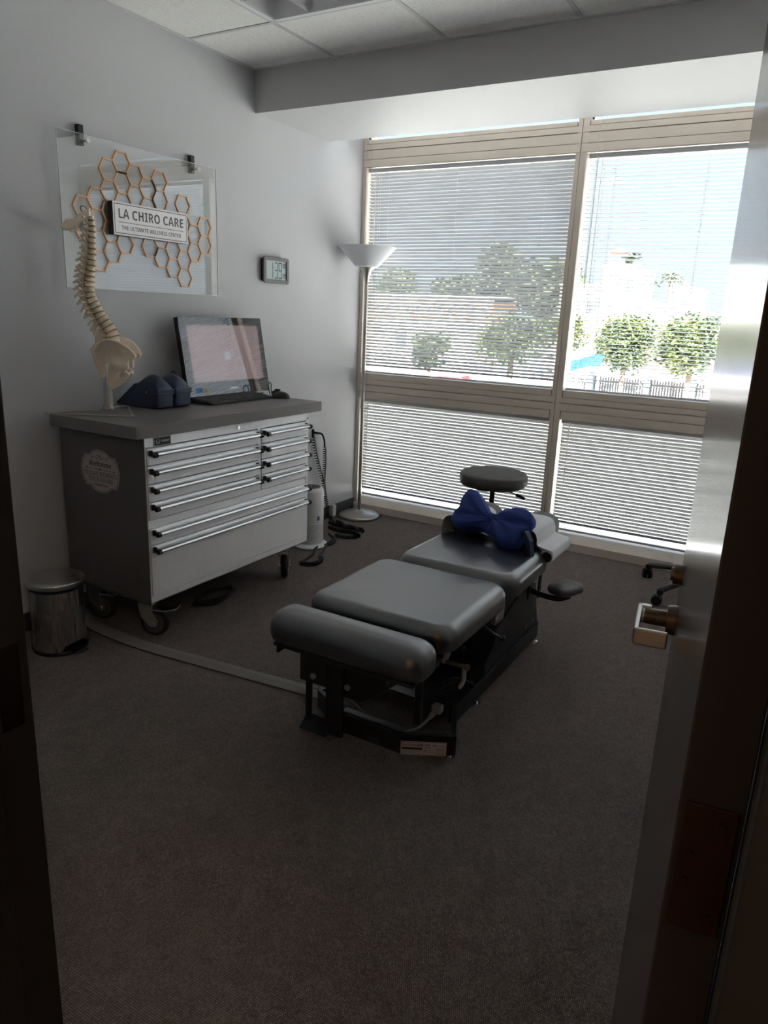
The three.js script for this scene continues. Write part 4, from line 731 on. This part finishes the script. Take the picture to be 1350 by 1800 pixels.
    g.fillStyle = '#5a4c46'; for (let k = 0; k < 6; k++) { g.fillRect(396, 92 + (k % 3) * 14, 110, 4); g.fillRect(590, 108 + k * 12, 140 - (k % 3) * 20, 4); }
    g.fillStyle = '#1a1513'; for (let k = 0; k < 3; k++) { g.beginPath(); g.moveTo(600 + k * 46, 222); g.lineTo(616 + k * 46, 196); g.lineTo(632 + k * 46, 222); g.fill(); }
  });
  { const a = [TX + 0.121, 2.578], b = [TX + 0.255, 2.503], ang = -Math.atan2(b[1] - a[1], b[0] - a[0]); part('rating_plate', [new THREE.BoxGeometry(0.150, 0.050, 0.001).rotateY(ang).translate((a[0] + b[0]) / 2 - 0.001, 0.046, (a[1] + b[1]) / 2 - 0.0025)], S({ map: lab, roughness: 0.5 }), t, 'pale printed rating plate', true); }
  const lg = canvasTex(512, 128, (g, w, h) => { g.fillStyle = '#060606'; g.fillRect(0, 0, w, h); g.fillStyle = '#8a8a8a'; g.font = 'italic bold 84px sans-serif'; g.fillText('M', 60, 88); g.fillStyle = '#4a4a4c'; g.font = 'italic 70px sans-serif'; g.fillText('otion', 140, 88); g.fillStyle = '#9a9a9a'; g.font = 'italic bold 84px sans-serif'; g.fillText('FX', 320, 88); g.strokeStyle = '#8a8a8a'; g.lineWidth = 8; g.beginPath(); g.moveTo(20, 122); g.lineTo(70, 60); g.lineTo(90, 20); g.stroke(); });
  part('logo', [new THREE.BoxGeometry(0.17, 0.042, 0.0006).rotateY(Math.PI / 2).translate(TX + 0.1872, 0.124, 1.535)], S({ map: lg, roughness: 0.4 }), t, 'silver lettering', true);
  // deck plate, drive unit, lift column and linkages under the cushions
  part('deck_plate', [bx(TX - 0.17, TX + 0.17, 0.084, 0.089, 2.13, 2.33, 0.001), bx(TX - 0.17, TX + 0.17, 0.03, 0.05, 1.44, 2.13, 0.002)], M.blackMetal, t);
  part('inner_panel', [alongX([[1.98, 0.05], [1.98, 0.25], [1.64, 0.37], [1.50, 0.37], [1.46, 0.05]], TX + 0.10, TX + 0.106)], M.blackMetal, t);
  part('inner_panel', [alongX([[1.98, 0.05], [1.98, 0.25], [1.64, 0.37], [1.50, 0.37], [1.46, 0.05]], TX - 0.106, TX - 0.10)], M.blackMetal, t);
  part('drive_housing', [bx(TX - 0.085, TX + 0.085, 0.05, 0.30, 1.55, 1.95, 0.015)], M.blackPlastic, t);
  part('scissor_arm', [place(bx(-0.26, 0.26, -0.02, 0.02, -0.004, 0.004, 0.002), [0, 0.42, 0.907], [0, 0.907, -0.42], [-1, 0, 0], [TX + 0.07, 0.23, 2.10]), place(bx(-0.26, 0.26, -0.02, 0.02, -0.004, 0.004, 0.002), [0, 0.42, 0.907], [0, 0.907, -0.42], [-1, 0, 0], [TX - 0.07, 0.23, 2.10])], M.blackMetal, t);
  part('gas_spring', [cyl([TX + 0.03, 0.10, 2.05], [TX + 0.03, 0.36, 2.30], 0.012, 0.012, 14), cyl([TX - 0.03, 0.10, 2.05], [TX - 0.03, 0.36, 2.30], 0.012, 0.012, 14)], M.blackMetal, t);
  part('cross_shaft', [cyl([TX + 0.138, 0.300, 2.40], [TX + 0.262, 0.302, 2.40], 0.007, 0.007, 12), cyl([TX + 0.255, 0.302, 2.40], [TX + 0.268, 0.302, 2.40], 0.011, 0.011, 10)], M.gun, t);
  part('return_spring', [coil([[TX + 0.252, 0.295, 2.40], [TX + 0.245, 0.24, 2.385], [TX + 0.225, 0.20, 2.36]], 0.006, 0.0016, 0.0055)], M.nickel, t);
  part('cam_disc', [cyl([TX + 0.17, 0.335, 2.40], [TX + 0.185, 0.335, 2.40], 0.038, 0.038, 28)], M.gun, t);
  part('switch_box', [bx(TX + 0.19, TX + 0.212, 0.300, 0.388, 1.945, 2.03, 0.005)], M.greyPlastic, t, 'grey switch box');
  part('hand_lever', [tube([[TX + 0.15, 0.12, 2.19], [TX + 0.16, 0.19, 2.20], [TX + 0.165, 0.262, 2.215]], 0.006, 14, 8), ball([TX + 0.165, 0.27, 2.217], 0.010)], M.blackPlastic, t);
  part('wiring', [0, 1, 2, 3].map((k) => tube([[TX + 0.12, 0.09, 2.20 + k * 0.01], [TX + 0.15 + 0.02 * k, 0.15 - 0.01 * k, 2.25 - 0.02 * k], [TX + 0.16, 0.12 + 0.02 * k, 2.28], [TX + 0.10, 0.095, 2.30]], 0.003, 20, 6)), M.rubber, t);
  // foot-section support bracket
  const plate = (pts, z, d = 0.006) => extr(pts, d, 0.0008).translate(0, 0, z);
  const fb = part('foot_bracket', [plate([[1.457, 0.190], [1.600, 0.190], [1.600, 0.345], [1.457, 0.345]], 2.598), plate([[1.630, 0.178], [1.705, 0.180], [1.880, 0.322], [1.880, 0.345], [1.630, 0.345]], 2.598), bx(1.574, 1.640, 0.03, 0.388, 2.606, 2.622, 0.003), bx(1.478, 1.500, 0.04, 0.200, 2.590, 2.602, 0.002), bx(1.892, 1.915, 0.160, 0.388, 2.575, 2.592, 0.002), bx(TX - 0.25, TX + 0.25, 0.386, 0.3975, 2.59, 2.77, 0.002), bx(1.46, 1.468, 0.345, 0.388, 2.60, 2.74, 0.002), bx(1.86, 1.868, 0.345, 0.388, 2.60, 2.74, 0.002)], M.blackMetal, t);
  part('bracket_foot', [place(extr([[-0.060, 0], [0.045, 0], [0.062, 0.055], [-0.045, 0.062]], 0.012, 0.001), [1, 0, 0], [0, 0.9, -0.43], [0, 0.43, 0.9], [1.525, 0.004, 2.606])], M.blackMetal, fb);
  for (const x of [1.514, 1.652]) part('hex_bolt', [cyl([x, 0.219, 2.604], [x, 0.219, 2.612], 0.0115, 0.0115, 6), cyl([x, 0.219, 2.611], [x, 0.219, 2.6135], 0.008, 0.006, 12)], M.nickel, fb, 'hexagon bolt head');
}
{
  const t = thing('mains_lead', 'grey power cord plugged into the base of the treatment table', 'cord', [1.62, 0, 2.45]);
  part('cable', [tube([[1.36, 0.026, 2.383], [1.46, 0.06, 2.44], [1.52, 0.10, 2.50], [1.60, 0.10, 2.50], [1.68, 0.06, 2.50], [1.76, 0.035, 2.49], [1.84, 0.055, 2.46], [1.874, 0.092, 2.41]], 0.0052, 70, 10)], M.greyPlastic, t);
  part('plug', [cyl([1.868, 0.085, 2.418], [1.876, 0.10, 2.40], 0.008, 0.011, 12), bx(1.862, 1.898, 0.094, 0.124, 2.368, 2.402, 0.007)], M.greyPlastic, t);
}
// paper roll with its strip running over the right head cushion
{
  const t = thing('paper_roll', 'white paper roll hanging at the side of the table head', 'paper roll', [1.985, 0.445, 1.52]);
  const c = [1.985, 0.478];
  part('roll', [place(lathe([[0.021, -0.122], [0.0275, -0.122], [0.0285, -0.120], [0.0285, 0.120], [0.0275, 0.122], [0.021, 0.122], [0.021, -0.122]], [0, 0, 0], 36), [1, 0, 0], [0, 0, 1], [0, -1, 0], [c[0], c[1], 1.525])], M.paper, t);
  part('core', [cyl([c[0], c[1], 1.399], [c[0], c[1], 1.651], 0.0195, 0.0195, 20)], M.blackPlastic, t);
  part('bracket', [bx(c[0] - 0.075, c[0] + 0.006, 0.470, 0.486, 1.652, 1.658, 0.002), bx(c[0] - 0.075, c[0] + 0.006, 0.470, 0.486, 1.392, 1.398, 0.002)], M.blackMetal, t);
  // strip: up from the roll, over the cushion, down into the gap and over the other cushion
  const line = [[2.0135, 0.478], [2.004, 0.505], [1.965, 0.512], [1.942, 0.520], [1.938, 0.545], [1.925, 0.572], [1.895, 0.582], [1.857, 0.583], [1.815, 0.580], [1.788, 0.565], [1.775, 0.535], [1.720, 0.520], [1.668, 0.535], [1.655, 0.565], [1.628, 0.580], [1.587, 0.583], [1.545, 0.580], [1.518, 0.562], [1.506, 0.52], [1.504, 0.48]];
  const cv = new THREE.CatmullRomCurve3(line.map(([x, y]) => V(x, y, 0)), false, 'centripetal'), n = 110, pos = [], idx = [];
  for (let i = 0; i <= n; i++) { const p = cv.getPoint(i / n), d = cv.getTangent(i / n), nx = -d.y, ny = d.x; for (const [o, z] of [[0, 1.40], [0, 1.645], [0.0006, 1.645], [0.0006, 1.40]]) pos.push(p.x - nx * o, p.y - ny * o + 0.0012 * Math.sin(i * 0.6) * (z > 1.5 ? 1 : 0.4), z); }
  for (let i = 0; i < n; i++) for (let k = 0; k < 4; k++) { const a = i * 4 + k, b = i * 4 + (k + 1) % 4; idx.push(a, b, a + 4, b, b + 4, a + 4); }
  const g = new THREE.BufferGeometry(); g.setAttribute('position', new THREE.Float32BufferAttribute(pos, 3)); g.setIndex(idx); g.computeVertexNormals();
  part('strip', [g], M.paper, t, 'white paper strip over the head cushions');
}
// blue bow-shaped neck pillow lying across the table head
{
  const t = thing('neck_pillow', 'royal blue bow-shaped cloth pillow lying across the table head', 'pillow', [1.73, 0.50, 1.66]);
  const ax = V(0.985, -0.05, 0.17).normalize(), up0 = V(0.02, 0.80, -0.60), nn = ax.clone().cross(up0).normalize(), up = nn.clone().cross(ax).normalize();
  const ctr = V(1.742, 0.588, 1.640), nu = 96, nr = 14, pos = [], idx = [];
  const edge = new THREE.CatmullRomCurve3([[0.178, 0.012], [0.168, 0.060], [0.125, 0.083], [0.070, 0.066], [0.020, 0.030], [-0.020, 0.030], [-0.075, 0.068], [-0.120, 0.102], [-0.168, 0.104], [-0.180, 0.050], [-0.172, 0.008], [-0.192, -0.030], [-0.178, -0.066], [-0.110, -0.070], [-0.040, -0.056], [0.030, -0.072], [0.090, -0.100], [0.140, -0.088], [0.160, -0.040]].map(([x, y]) => V(x, y, 0)), true, 'centripetal').getSpacedPoints(nu);
  for (const sgn of [1, -1]) for (let j = 0; j <= nr; j++) for (let i = 0; i < nu; i++) {
    const f = Math.sin(j / nr * Math.PI / 2), e = edge[i], x = e.x * f, y = e.y * f, a = Math.atan2(y, x);
    const pinch = 1 - 0.55 * Math.exp(-(x * x) / 0.0016), seam = 0.016 * Math.exp(-((y + 0.006 - 0.12 * x) ** 2) / 0.00010) * Math.min(1, Math.abs(x) / 0.06);
    const wr = 0.004 * Math.sin(11 * a + 6 * f) * f * (1 - f) * 4 + 0.0035 * Math.sin(110 * x + 60 * y) * Math.exp(-(x * x) / 0.006);
    const h = sgn * (Math.cos(j / nr * Math.PI / 2) ** 0.48 * 0.060 * pinch + (f < 0.999 ? wr - seam : 0));
    const p = ctr.clone().addScaledVector(ax, x).addScaledVector(up, y).addScaledVector(nn, h - 0.9 * y * y); pos.push(p.x, p.y, p.z);
  }
  const per = (nr + 1) * nu;
  for (let s = 0; s < 2; s++) for (let j = 0; j < nr; j++) for (let i = 0; i < nu; i++) { const a = s * per + j * nu + i, b = s * per + j * nu + (i + 1) % nu; if (s === 0) idx.push(a, a + nu, b, b, a + nu, b + nu); else idx.push(a, b, a + nu, b, b + nu, a + nu); }
  const g0 = new THREE.BufferGeometry(); g0.setAttribute('position', new THREE.Float32BufferAttribute(pos, 3)); g0.setIndex(idx);
  const g = mergeVertices(g0, 1e-4); g.computeVertexNormals();
  part('cloth_body', [g], M.blueCloth, t);
  part('strap', [place(extr([[0, 0], [0.02, 0.004], [0.05, -0.03], [0.062, -0.085], [0.058, -0.130], [0.048, -0.132], [0.046, -0.085], [0.030, -0.035], [0, -0.014]], 0.022, 0.001), [0.9, 0, 0.43], [0, 1, 0], [-0.43, 0, 0.9], [1.90, 0.585, 1.69])], M.navyVinyl, t, 'dark strap');
}

// ---------------------------------------------------------------- stools
function stool(label, x, z, seatY, R, rb, turn, lever) {
  const t = thing('rolling_stool', label, 'stool', [x, 0, z]), o = [x, 0, z];
  part('seat', [lathe([[0, seatY - 0.078], [R - 0.03, seatY - 0.078], [R - 0.010, seatY - 0.070], [R - 0.001, seatY - 0.056], [R, seatY - 0.040], [R - 0.001, seatY - 0.018], [R - 0.008, seatY - 0.008], [R - 0.022, seatY - 0.002], [R * 0.6, seatY + 0.002], [0, seatY + 0.003]], o, 56)], M.leatherMatte, t);
  part('seam', [lathe([[R - 0.003, seatY - 0.030], [R + 0.0015, seatY - 0.032], [R - 0.003, seatY - 0.034]], o, 56)], M.leatherMatte, t);
  part('column', [cyl([x, 0.10, z], [x, 0.30, z], 0.025, 0.025, 18), cyl([x, 0.29, z], [x, seatY - 0.09, z], 0.014, 0.014, 16), bx(x - 0.07, x + 0.07, seatY - 0.095, seatY - 0.078, z - 0.07, z + 0.07, 0.004)], M.blackMetal, t);
  if (lever) { const l = part('height_lever', [tube([[x + 0.03, seatY - 0.086, z + 0.02], [x + 0.12, seatY - 0.088, z + 0.045], [x + 0.165, seatY - 0.096, z + 0.055]], 0.004, 16, 8)], M.blackMetal, t); part('lever_grip', [cyl([x + 0.155, seatY - 0.094, z + 0.053], [x + 0.205, seatY - 0.106, z + 0.064], 0.009, 0.008, 12)], M.blackPlastic, l); }
  part('hub', [cyl([x, 0.085, z], [x, 0.135, z], 0.042, 0.032, 20)], M.blackPlastic, t);
  for (let k = 0; k < 5; k++) {
    const a = turn + k * Math.PI * 2 / 5, c = Math.cos(a), s = Math.sin(a), ex = x + c * rb, ez = z + s * rb;
    part('base_arm', [tube([[x + c * 0.02, 0.118, z + s * 0.02], [x + c * rb * 0.6, 0.104, z + s * rb * 0.6], [ex, 0.080, ez]], 0.0155, 14, 10), cyl([ex, 0.062, ez], [ex, 0.088, ez], 0.017, 0.017, 14)], M.blackPlastic, t);
    const q = a + 0.9, wc = [ex + Math.cos(q) * 0.012, 0.028, ez + Math.sin(q) * 0.012], px = -Math.sin(q), pz = Math.cos(q);
    const cs = part('caster', [cyl([ex, 0.05, ez], [ex, 0.066, ez], 0.006, 0.006, 10), ball([wc[0], 0.036, wc[2]], 0.022, [1, 0.9, 1], 12)], M.blackPlastic, t);
    for (const d of [-1, 1]) part('wheel', [cyl([wc[0] + px * d * 0.008, 0.028, wc[2] + pz * d * 0.008], [wc[0] + px * d * 0.024, 0.028, wc[2] + pz * d * 0.024], 0.028, 0.026, 20)], M.rubber, cs);
  }
}
stool('round black padded stool on wheels behind the table head', 1.412, 0.83, 0.620, 0.182, 0.27, 0.3, true);
stool('black wheeled stool base by the window, half hidden by the door', 2.505, 0.335, 0.50, 0.135, 0.355, Math.PI + 0.30, false);

// ---------------------------------------------------------------- the street outside (the room is one floor up; the street lies 4 m below)
const G = -4;
const XM2 = {
  stucco: S({ color: lin(0.36, 0.35, 0.35), roughness: 0.85 }), pink: S({ color: lin(0.32, 0.27, 0.25), roughness: 0.85 }), terracotta: S({ color: lin(0.30, 0.16, 0.10), roughness: 0.85 }),
  roof: S({ color: lin(0.40, 0.37, 0.37), roughness: 0.8 }), dark: S({ color: lin(0.06, 0.065, 0.075), roughness: 0.25 }), trim: S({ color: lin(0.82, 0.82, 0.82), roughness: 0.7 }), slate: S({ color: lin(0.30, 0.36, 0.42), roughness: 0.7 }),
  bark: S({ color: lin(0.16, 0.12, 0.09), roughness: 0.95 }), leafA: P({ color: lin(0.115, 0.145, 0.022), roughness: 0.6, transmission: 0.35, thickness: 0, side: THREE.DoubleSide }), leafB: P({ color: lin(0.03, 0.05, 0.02), roughness: 0.7, transmission: 0.3, thickness: 0, side: THREE.DoubleSide }), leafC: P({ color: lin(0.06, 0.09, 0.022), roughness: 0.65, transmission: 0.3, thickness: 0, side: THREE.DoubleSide }),
  picket: S({ color: lin(0.10, 0.095, 0.10), roughness: 0.8 }), tarp: S({ color: lin(0.01, 0.06, 0.26), roughness: 0.6 }), redPaint: P({ color: lin(0.62, 0.03, 0.04), roughness: 0.3, clearcoat: 1 }), whitePaint: P({ color: lin(0.75, 0.75, 0.75), roughness: 0.35, clearcoat: 1 }), greyPaint: P({ color: lin(0.35, 0.38, 0.42), roughness: 0.35, clearcoat: 1 }),
};
struct('ground', [bx(-160, 90, G - 0.5, G, -200, -0.6)], S({ map: asphaltMap, roughness: 0.95 }), 'pale asphalt of the street and car parks');
single('pavement', [bx(-19, 14, G, G + 0.14, -50.4, -49.4, 0.03)], XM2.trim, 'pale concrete kerb behind the picket fence', 'pavement');

function leafCloud(c, r, count, size, lobes, squash = 1) {
  const pos = [], nor = [];
  const bl = [...Array(lobes)].map(() => { const d = V(rr(-1, 1), rr(-0.9, 1), rr(-1, 1)).normalize().multiplyScalar(rr(0.25, 0.62)); return [d, rr(0.38, 0.55)]; });
  for (let k = 0; k < count; k++) {
    const [o, br] = bl[k % lobes], d = V(rr(-1, 1), rr(-1, 1), rr(-1, 1)).normalize().multiplyScalar(br * Math.cbrt(rr(0.35, 1))).add(o);
    const p = V(c[0] + d.x * r[0], c[1] + d.y * r[1] * squash, c[2] + d.z * r[2]), a = rr(0, 6.28), b = rr(-0.9, 0.9), s = size * rr(0.7, 1.3);
    const u = V(Math.cos(a), b * 0.6, Math.sin(a)).normalize().multiplyScalar(s), v = V(-Math.sin(a) * 0.6, rr(0.2, 0.8), Math.cos(a) * 0.6).normalize().multiplyScalar(s * 0.6);
    const q = [p.clone().sub(u), p.clone().sub(v), p.clone().add(u), p.clone().add(v)];
    for (const i of [0, 1, 2, 0, 2, 3]) pos.push(q[i].x, q[i].y, q[i].z);
  }
  const g = new THREE.BufferGeometry(); g.setAttribute('position', new THREE.Float32BufferAttribute(pos, 3)); g.computeVertexNormals(); return g;
}
function tree(name, label, [x, y, z], r, cols, count, size, lobes = 9, group) {
  const t = thing(name, label, 'tree', [x, G, z], group);
  part('trunk', [tube([[x, G, z], [x + 0.1, (G + y) / 2, z], [x, y, z]], Math.max(0.09, r[0] * 0.07), 8, 8), tube([[x, y - r[1] * 0.7, z], [x + r[0] * 0.4, y, z + 0.2], [x + r[0] * 0.6, y + r[1] * 0.3, z]], 0.06, 6, 6), tube([[x, y - r[1] * 0.6, z], [x - r[0] * 0.4, y, z - 0.2], [x - r[0] * 0.6, y + r[1] * 0.3, z]], 0.06, 6, 6)], XM2.bark, t);
  cols.forEach((m, i) => part('foliage', [leafCloud([x, y, z], r, Math.round(count / cols.length), size, lobes)], m, t));
}
const A = XM2.leafA, Bf = XM2.leafB, Cf = XM2.leafC;
tree('street_tree', 'round yellow-green street tree beside the blue tarpaulin', [-7.6, 0.35, -42.4], [2.15, 1.95, 2.0], [A, Cf, Bf], 5400, 0.13, 12);
tree('street_tree', 'round yellow-green street tree before the sloping carport roof', [-3.6, 0.35, -41.1], [2.3, 2.0, 2.0], [A, Cf, Bf], 5400, 0.13, 12);
tree('street_tree', 'small yellow-green street tree seen beside the window post', [-11.6, 0.6, -43.6], [1.5, 1.5, 1.5], [A, Cf], 2400, 0.13, 8);
tree('street_tree', 'wide yellow-green street tree behind the nearly closed blind', [-16.6, 0.0, -46.9], [3.4, 2.2, 2.4], [A, Cf, Bf], 6000, 0.15, 14);
tree('street_tree', 'low green street tree behind the red car', [-21.4, -0.9, -43.2], [1.9, 1.6, 1.3], [Cf, Bf], 2800, 0.15, 9);
tree('tall_tree', 'tall grey-green conifer far behind the terracotta building', [-44.4, 6.4, -112.4], [4.8, 8.4, 4.5], [Bf, Cf], 3600, 0.5, 12);
tree('tall_tree', 'broad distant tree standing behind the window post', [-31.5, 6.0, -100.2], [6.0, 5.5, 5.0], [Bf, Cf], 3600, 0.5, 12);
tree('tall_tree', 'distant tree over the middle of the terracotta building', [-55.6, 5.7, -120], [4.8, 3.9, 4.5], [Bf, Cf], 2400, 0.5, 10);
tree('tall_tree', 'distant tree over the far end of the terracotta building', [-65.5, 5.7, -116], [4.6, 4.2, 4.5], [Bf, Cf], 2400, 0.5, 10);
function palm(label, x, y, z) {
  const t = thing('palm_tree', label, 'palm', [x, G, z], 'distant palms');
  part('trunk', [tube([[x, G, z], [x + 0.2, 0, z], [x, y, z]], 0.22, 8, 8)], XM2.bark, t);
  const fr = []; for (let k = 0; k < 26; k++) { const a = k * 2.4, e = rr(-0.5, 0.9), L = rr(0.8, 1.25), d = V(Math.cos(a) * Math.cos(e), Math.sin(e), Math.sin(a) * Math.cos(e)); fr.push(tube([[x, y, z], [x + d.x * L * 0.6, y + d.y * L * 0.6, z + d.z * L * 0.6], [x + d.x * L * 1.1, y + d.y * L * 0.9 - 0.35, z + d.z * L * 1.1]], 0.07, 5, 4)); }
  part('fronds', fr, Bf, t);
}
palm('tall palm standing over the white blocks', -11.9, 6.25, -79.3); palm('tall palm beside the tallest white block', -14.3, 5.7, -79.6);
function building(name, label, boxes, wall, extra) {
  const b0 = boxes[0], t = thing(name, label, 'building', [(b0[0] + b0[1]) / 2, G, (b0[3] + b0[4]) / 2]);
  for (const [x0, x1, h, z0, z1] of boxes) { const w = part('wall', [bx(x0, x1, G, h, z0, z1)], wall, t); part('parapet', [bx(x0 - 0.1, x1 + 0.1, h, h + 0.3, z1 - 0.25, z1 + 0.1), bx(x0 - 0.1, x1 + 0.1, h, h + 0.3, z0, z0 + 0.3)], XM2.trim, w); }
  extra?.(t); return t;
}
const win = (t, x, y, z, w = 1.0, h = 1.2) => { const f = part('window', [bx(x - w / 2 - 0.08, x + w / 2 + 0.08, y - 0.08, y + h + 0.08, z - 0.02, z + 0.06)], XM2.trim, t); part('pane', [bx(x - w / 2, x + w / 2, y, y + h, z, z + 0.07)], XM2.dark, f); };
building('white_block', 'stepped white apartment block with rooftop plants', [[-16.2, -12.9, 6.4, -76, -68.5], [-20.5, -16.2, 4.6, -76, -69.5], [-12.9, -8.2, 2.9, -76, -69]], XM2.stucco, (t) => {
  for (const y of [1.8, 4.2]) win(t, -13.6, y, -68.5, 0.7, 1.1);
  for (const x of [-18.8, -17.2]) win(t, x, 2.2, -69.5);
  part('roof_planter', [bx(-15.9, -14.4, 6.7, 7.2, -69.4, -68.8, 0.05)], XM2.slate, t);
  part('roof_plant', [leafCloud([-13.9, 7.3, -69.2], [1.0, 0.7, 0.6], 260, 0.16, 5)], Bf, t);
  part('roof_umbrella', [lathe([[0.04, 0], [1.0, 0], [0.9, 0.15], [0.05, 0.5]], [-15.3, 7.7, -69.6], 10)], XM2.terracotta, t);
});
building('white_tower', 'narrow white block with a small terracotta cap behind the palms', [[-12.3, -9.7, 5.1, -90, -84.4]], XM2.stucco, (t) => { win(t, -11.0, 3.2, -84.4, 0.8, 1); part('cap', [lathe([[0, 0.7], [0.75, 0], [0, 0]], [-11.3, 5.4, -85.0], 12)], XM2.terracotta, t); });
building('terracotta_building', 'long terracotta building with a row of small white windows', [[-66, -38, 3.6, -104, -95]], XM2.terracotta, (t) => { for (let k = 0; k < 14; k++) win(t, -62 + k * 1.75, 1.7, -95, 0.8, 1.0); part('roof', [bx(-66.6, -37.4, 3.9, 4.25, -104.5, -94.4)], XM2.roof, t); });
building('pale_house', 'low pale house with a flat roof at the foot of the terracotta building', [[-36, -25.5, 0.6, -66, -60]], XM2.pink, (t) => { win(t, -33, -1.6, -60, 1.3, 1.2); win(t, -29, -1.6, -60, 1.3, 1.2); });
building('pink_house', 'low pinkish house behind the street trees', [[-9.4, -3.2, 1.0, -62, -56.6]], XM2.pink, (t) => { win(t, -5.6, -2.6, -56.6, 0.6, 1.4); win(t, -4.7, -2.6, -56.6, 0.6, 1.4); });
{ // sloping carport roof on posts
  const t = thing('carport', 'sloping grey carport roof on white posts behind the street trees', 'carport', [-7.4, G, -58]);
  part('roof', [place(bx(-3.0, 3.0, -0.10, 0.10, -2.2, 2.2), [0.985, -0.172, 0], [0.172, 0.985, 0], [0, 0, 1], [-7.4, 2.75, -54.2])], XM2.roof, t);
  for (const x of [-10.1, -4.8]) part('post', [bx(x - 0.12, x + 0.12, G, x < -8 ? 3.1 : 2.2, -52.3, -52.06)], XM2.trim, t);
}
{ // dark picket fence with pale pillars
  const t = thing('picket_fence', 'dark picket fence with pale pillars along the street', 'fence', [-7, G, -44.6]);
  const pk = []; for (let x = -14; x < 0; x += 0.17) pk.push(bx(x, x + 0.11, G + 0.15, -2.05 + 0.06 * Math.sin(x * 7), -44.64, -44.6));
  part('rail', [bx(-14, 0, -3.4, -3.28, -44.7, -44.64), bx(-14, 0, -2.4, -2.28, -44.7, -44.64)], XM2.picket, t);
  const k = part('pickets', pk, XM2.picket, t); k.userData.kind = 'stuff';
  for (const x of [-13.8, -10.2, -6.6, -3.9, -0.4]) part('pillar', [bx(x, x + 0.42, G, -1.85, -44.8, -44.4, 0.02)], XM2.slate, t);
}
{
  const t = thing('tarpaulin', 'bright blue tarpaulin stretched between poles', 'tarpaulin', [-9.2, G, -39.2]);
  const g = new THREE.PlaneGeometry(2.3, 1.1, 12, 6).rotateX(-1.0); { const p = g.attributes.position; for (let i = 0; i < p.count; i++) p.setY(i, p.getY(i) + p.getX(i) * 0.16 + 0.08 * Math.sin(p.getX(i) * 3)); g.computeVertexNormals(); }
  part('sheet', [g.clone().translate(-9.15, -0.95, -39.0), g.translate(-9.15, -0.97, -39.0)], XM2.tarp, t);
  for (const [x, y] of [[-10.2, -1.1], [-8.1, -0.8]]) part('pole', [cyl([x, G, -39.0], [x, y, -39.0], 0.04, 0.04, 8)], XM2.trim, t);
}
function car(label, x, z, m, turn) {
  const t = thing('parked_car', label, 'car', [x, G, z]); t.rotation.y = turn;
  t._base = [0, 0, 0];
  const body = extr([[-2.1, 0.3], [2.1, 0.3], [2.15, 0.7], [1.9, 0.85], [1.1, 0.95], [0.5, 1.45], [-1.0, 1.45], [-1.75, 0.95], [-2.15, 0.85]], 1.5, 0.08).translate(0, 0, -0.75);
  part('body', [body], m, t);
  part('glass', [extr([[0.95, 0.97], [0.45, 1.38], [-0.95, 1.38], [-1.6, 0.97]], 1.54, 0.06).translate(0, 0, -0.77)], XM2.dark, t);
  for (const a of [-1.3, 1.3]) for (const b of [-0.8, 0.8]) part('wheel', [cyl([a, 0.32, b - 0.1], [a, 0.32, b + 0.1], 0.32, 0.32, 18)], M.rubber, t);
}
car('red car parked behind the street tree', -18.1, -41.2, XM2.redPaint, 0.1);
car('white car parked by the pale house', -21.4, -36.5, XM2.whitePaint, 0.25);
car('grey car parked at the picket fence', -14.2, -39.5, XM2.greyPaint, 0.15);

// ---------------------------------------------------------------- hand over
scene.traverse((o) => { if (o.isMesh) { o.castShadow = true; o.receiveShadow = true; } });
renderer.render(scene, camera);
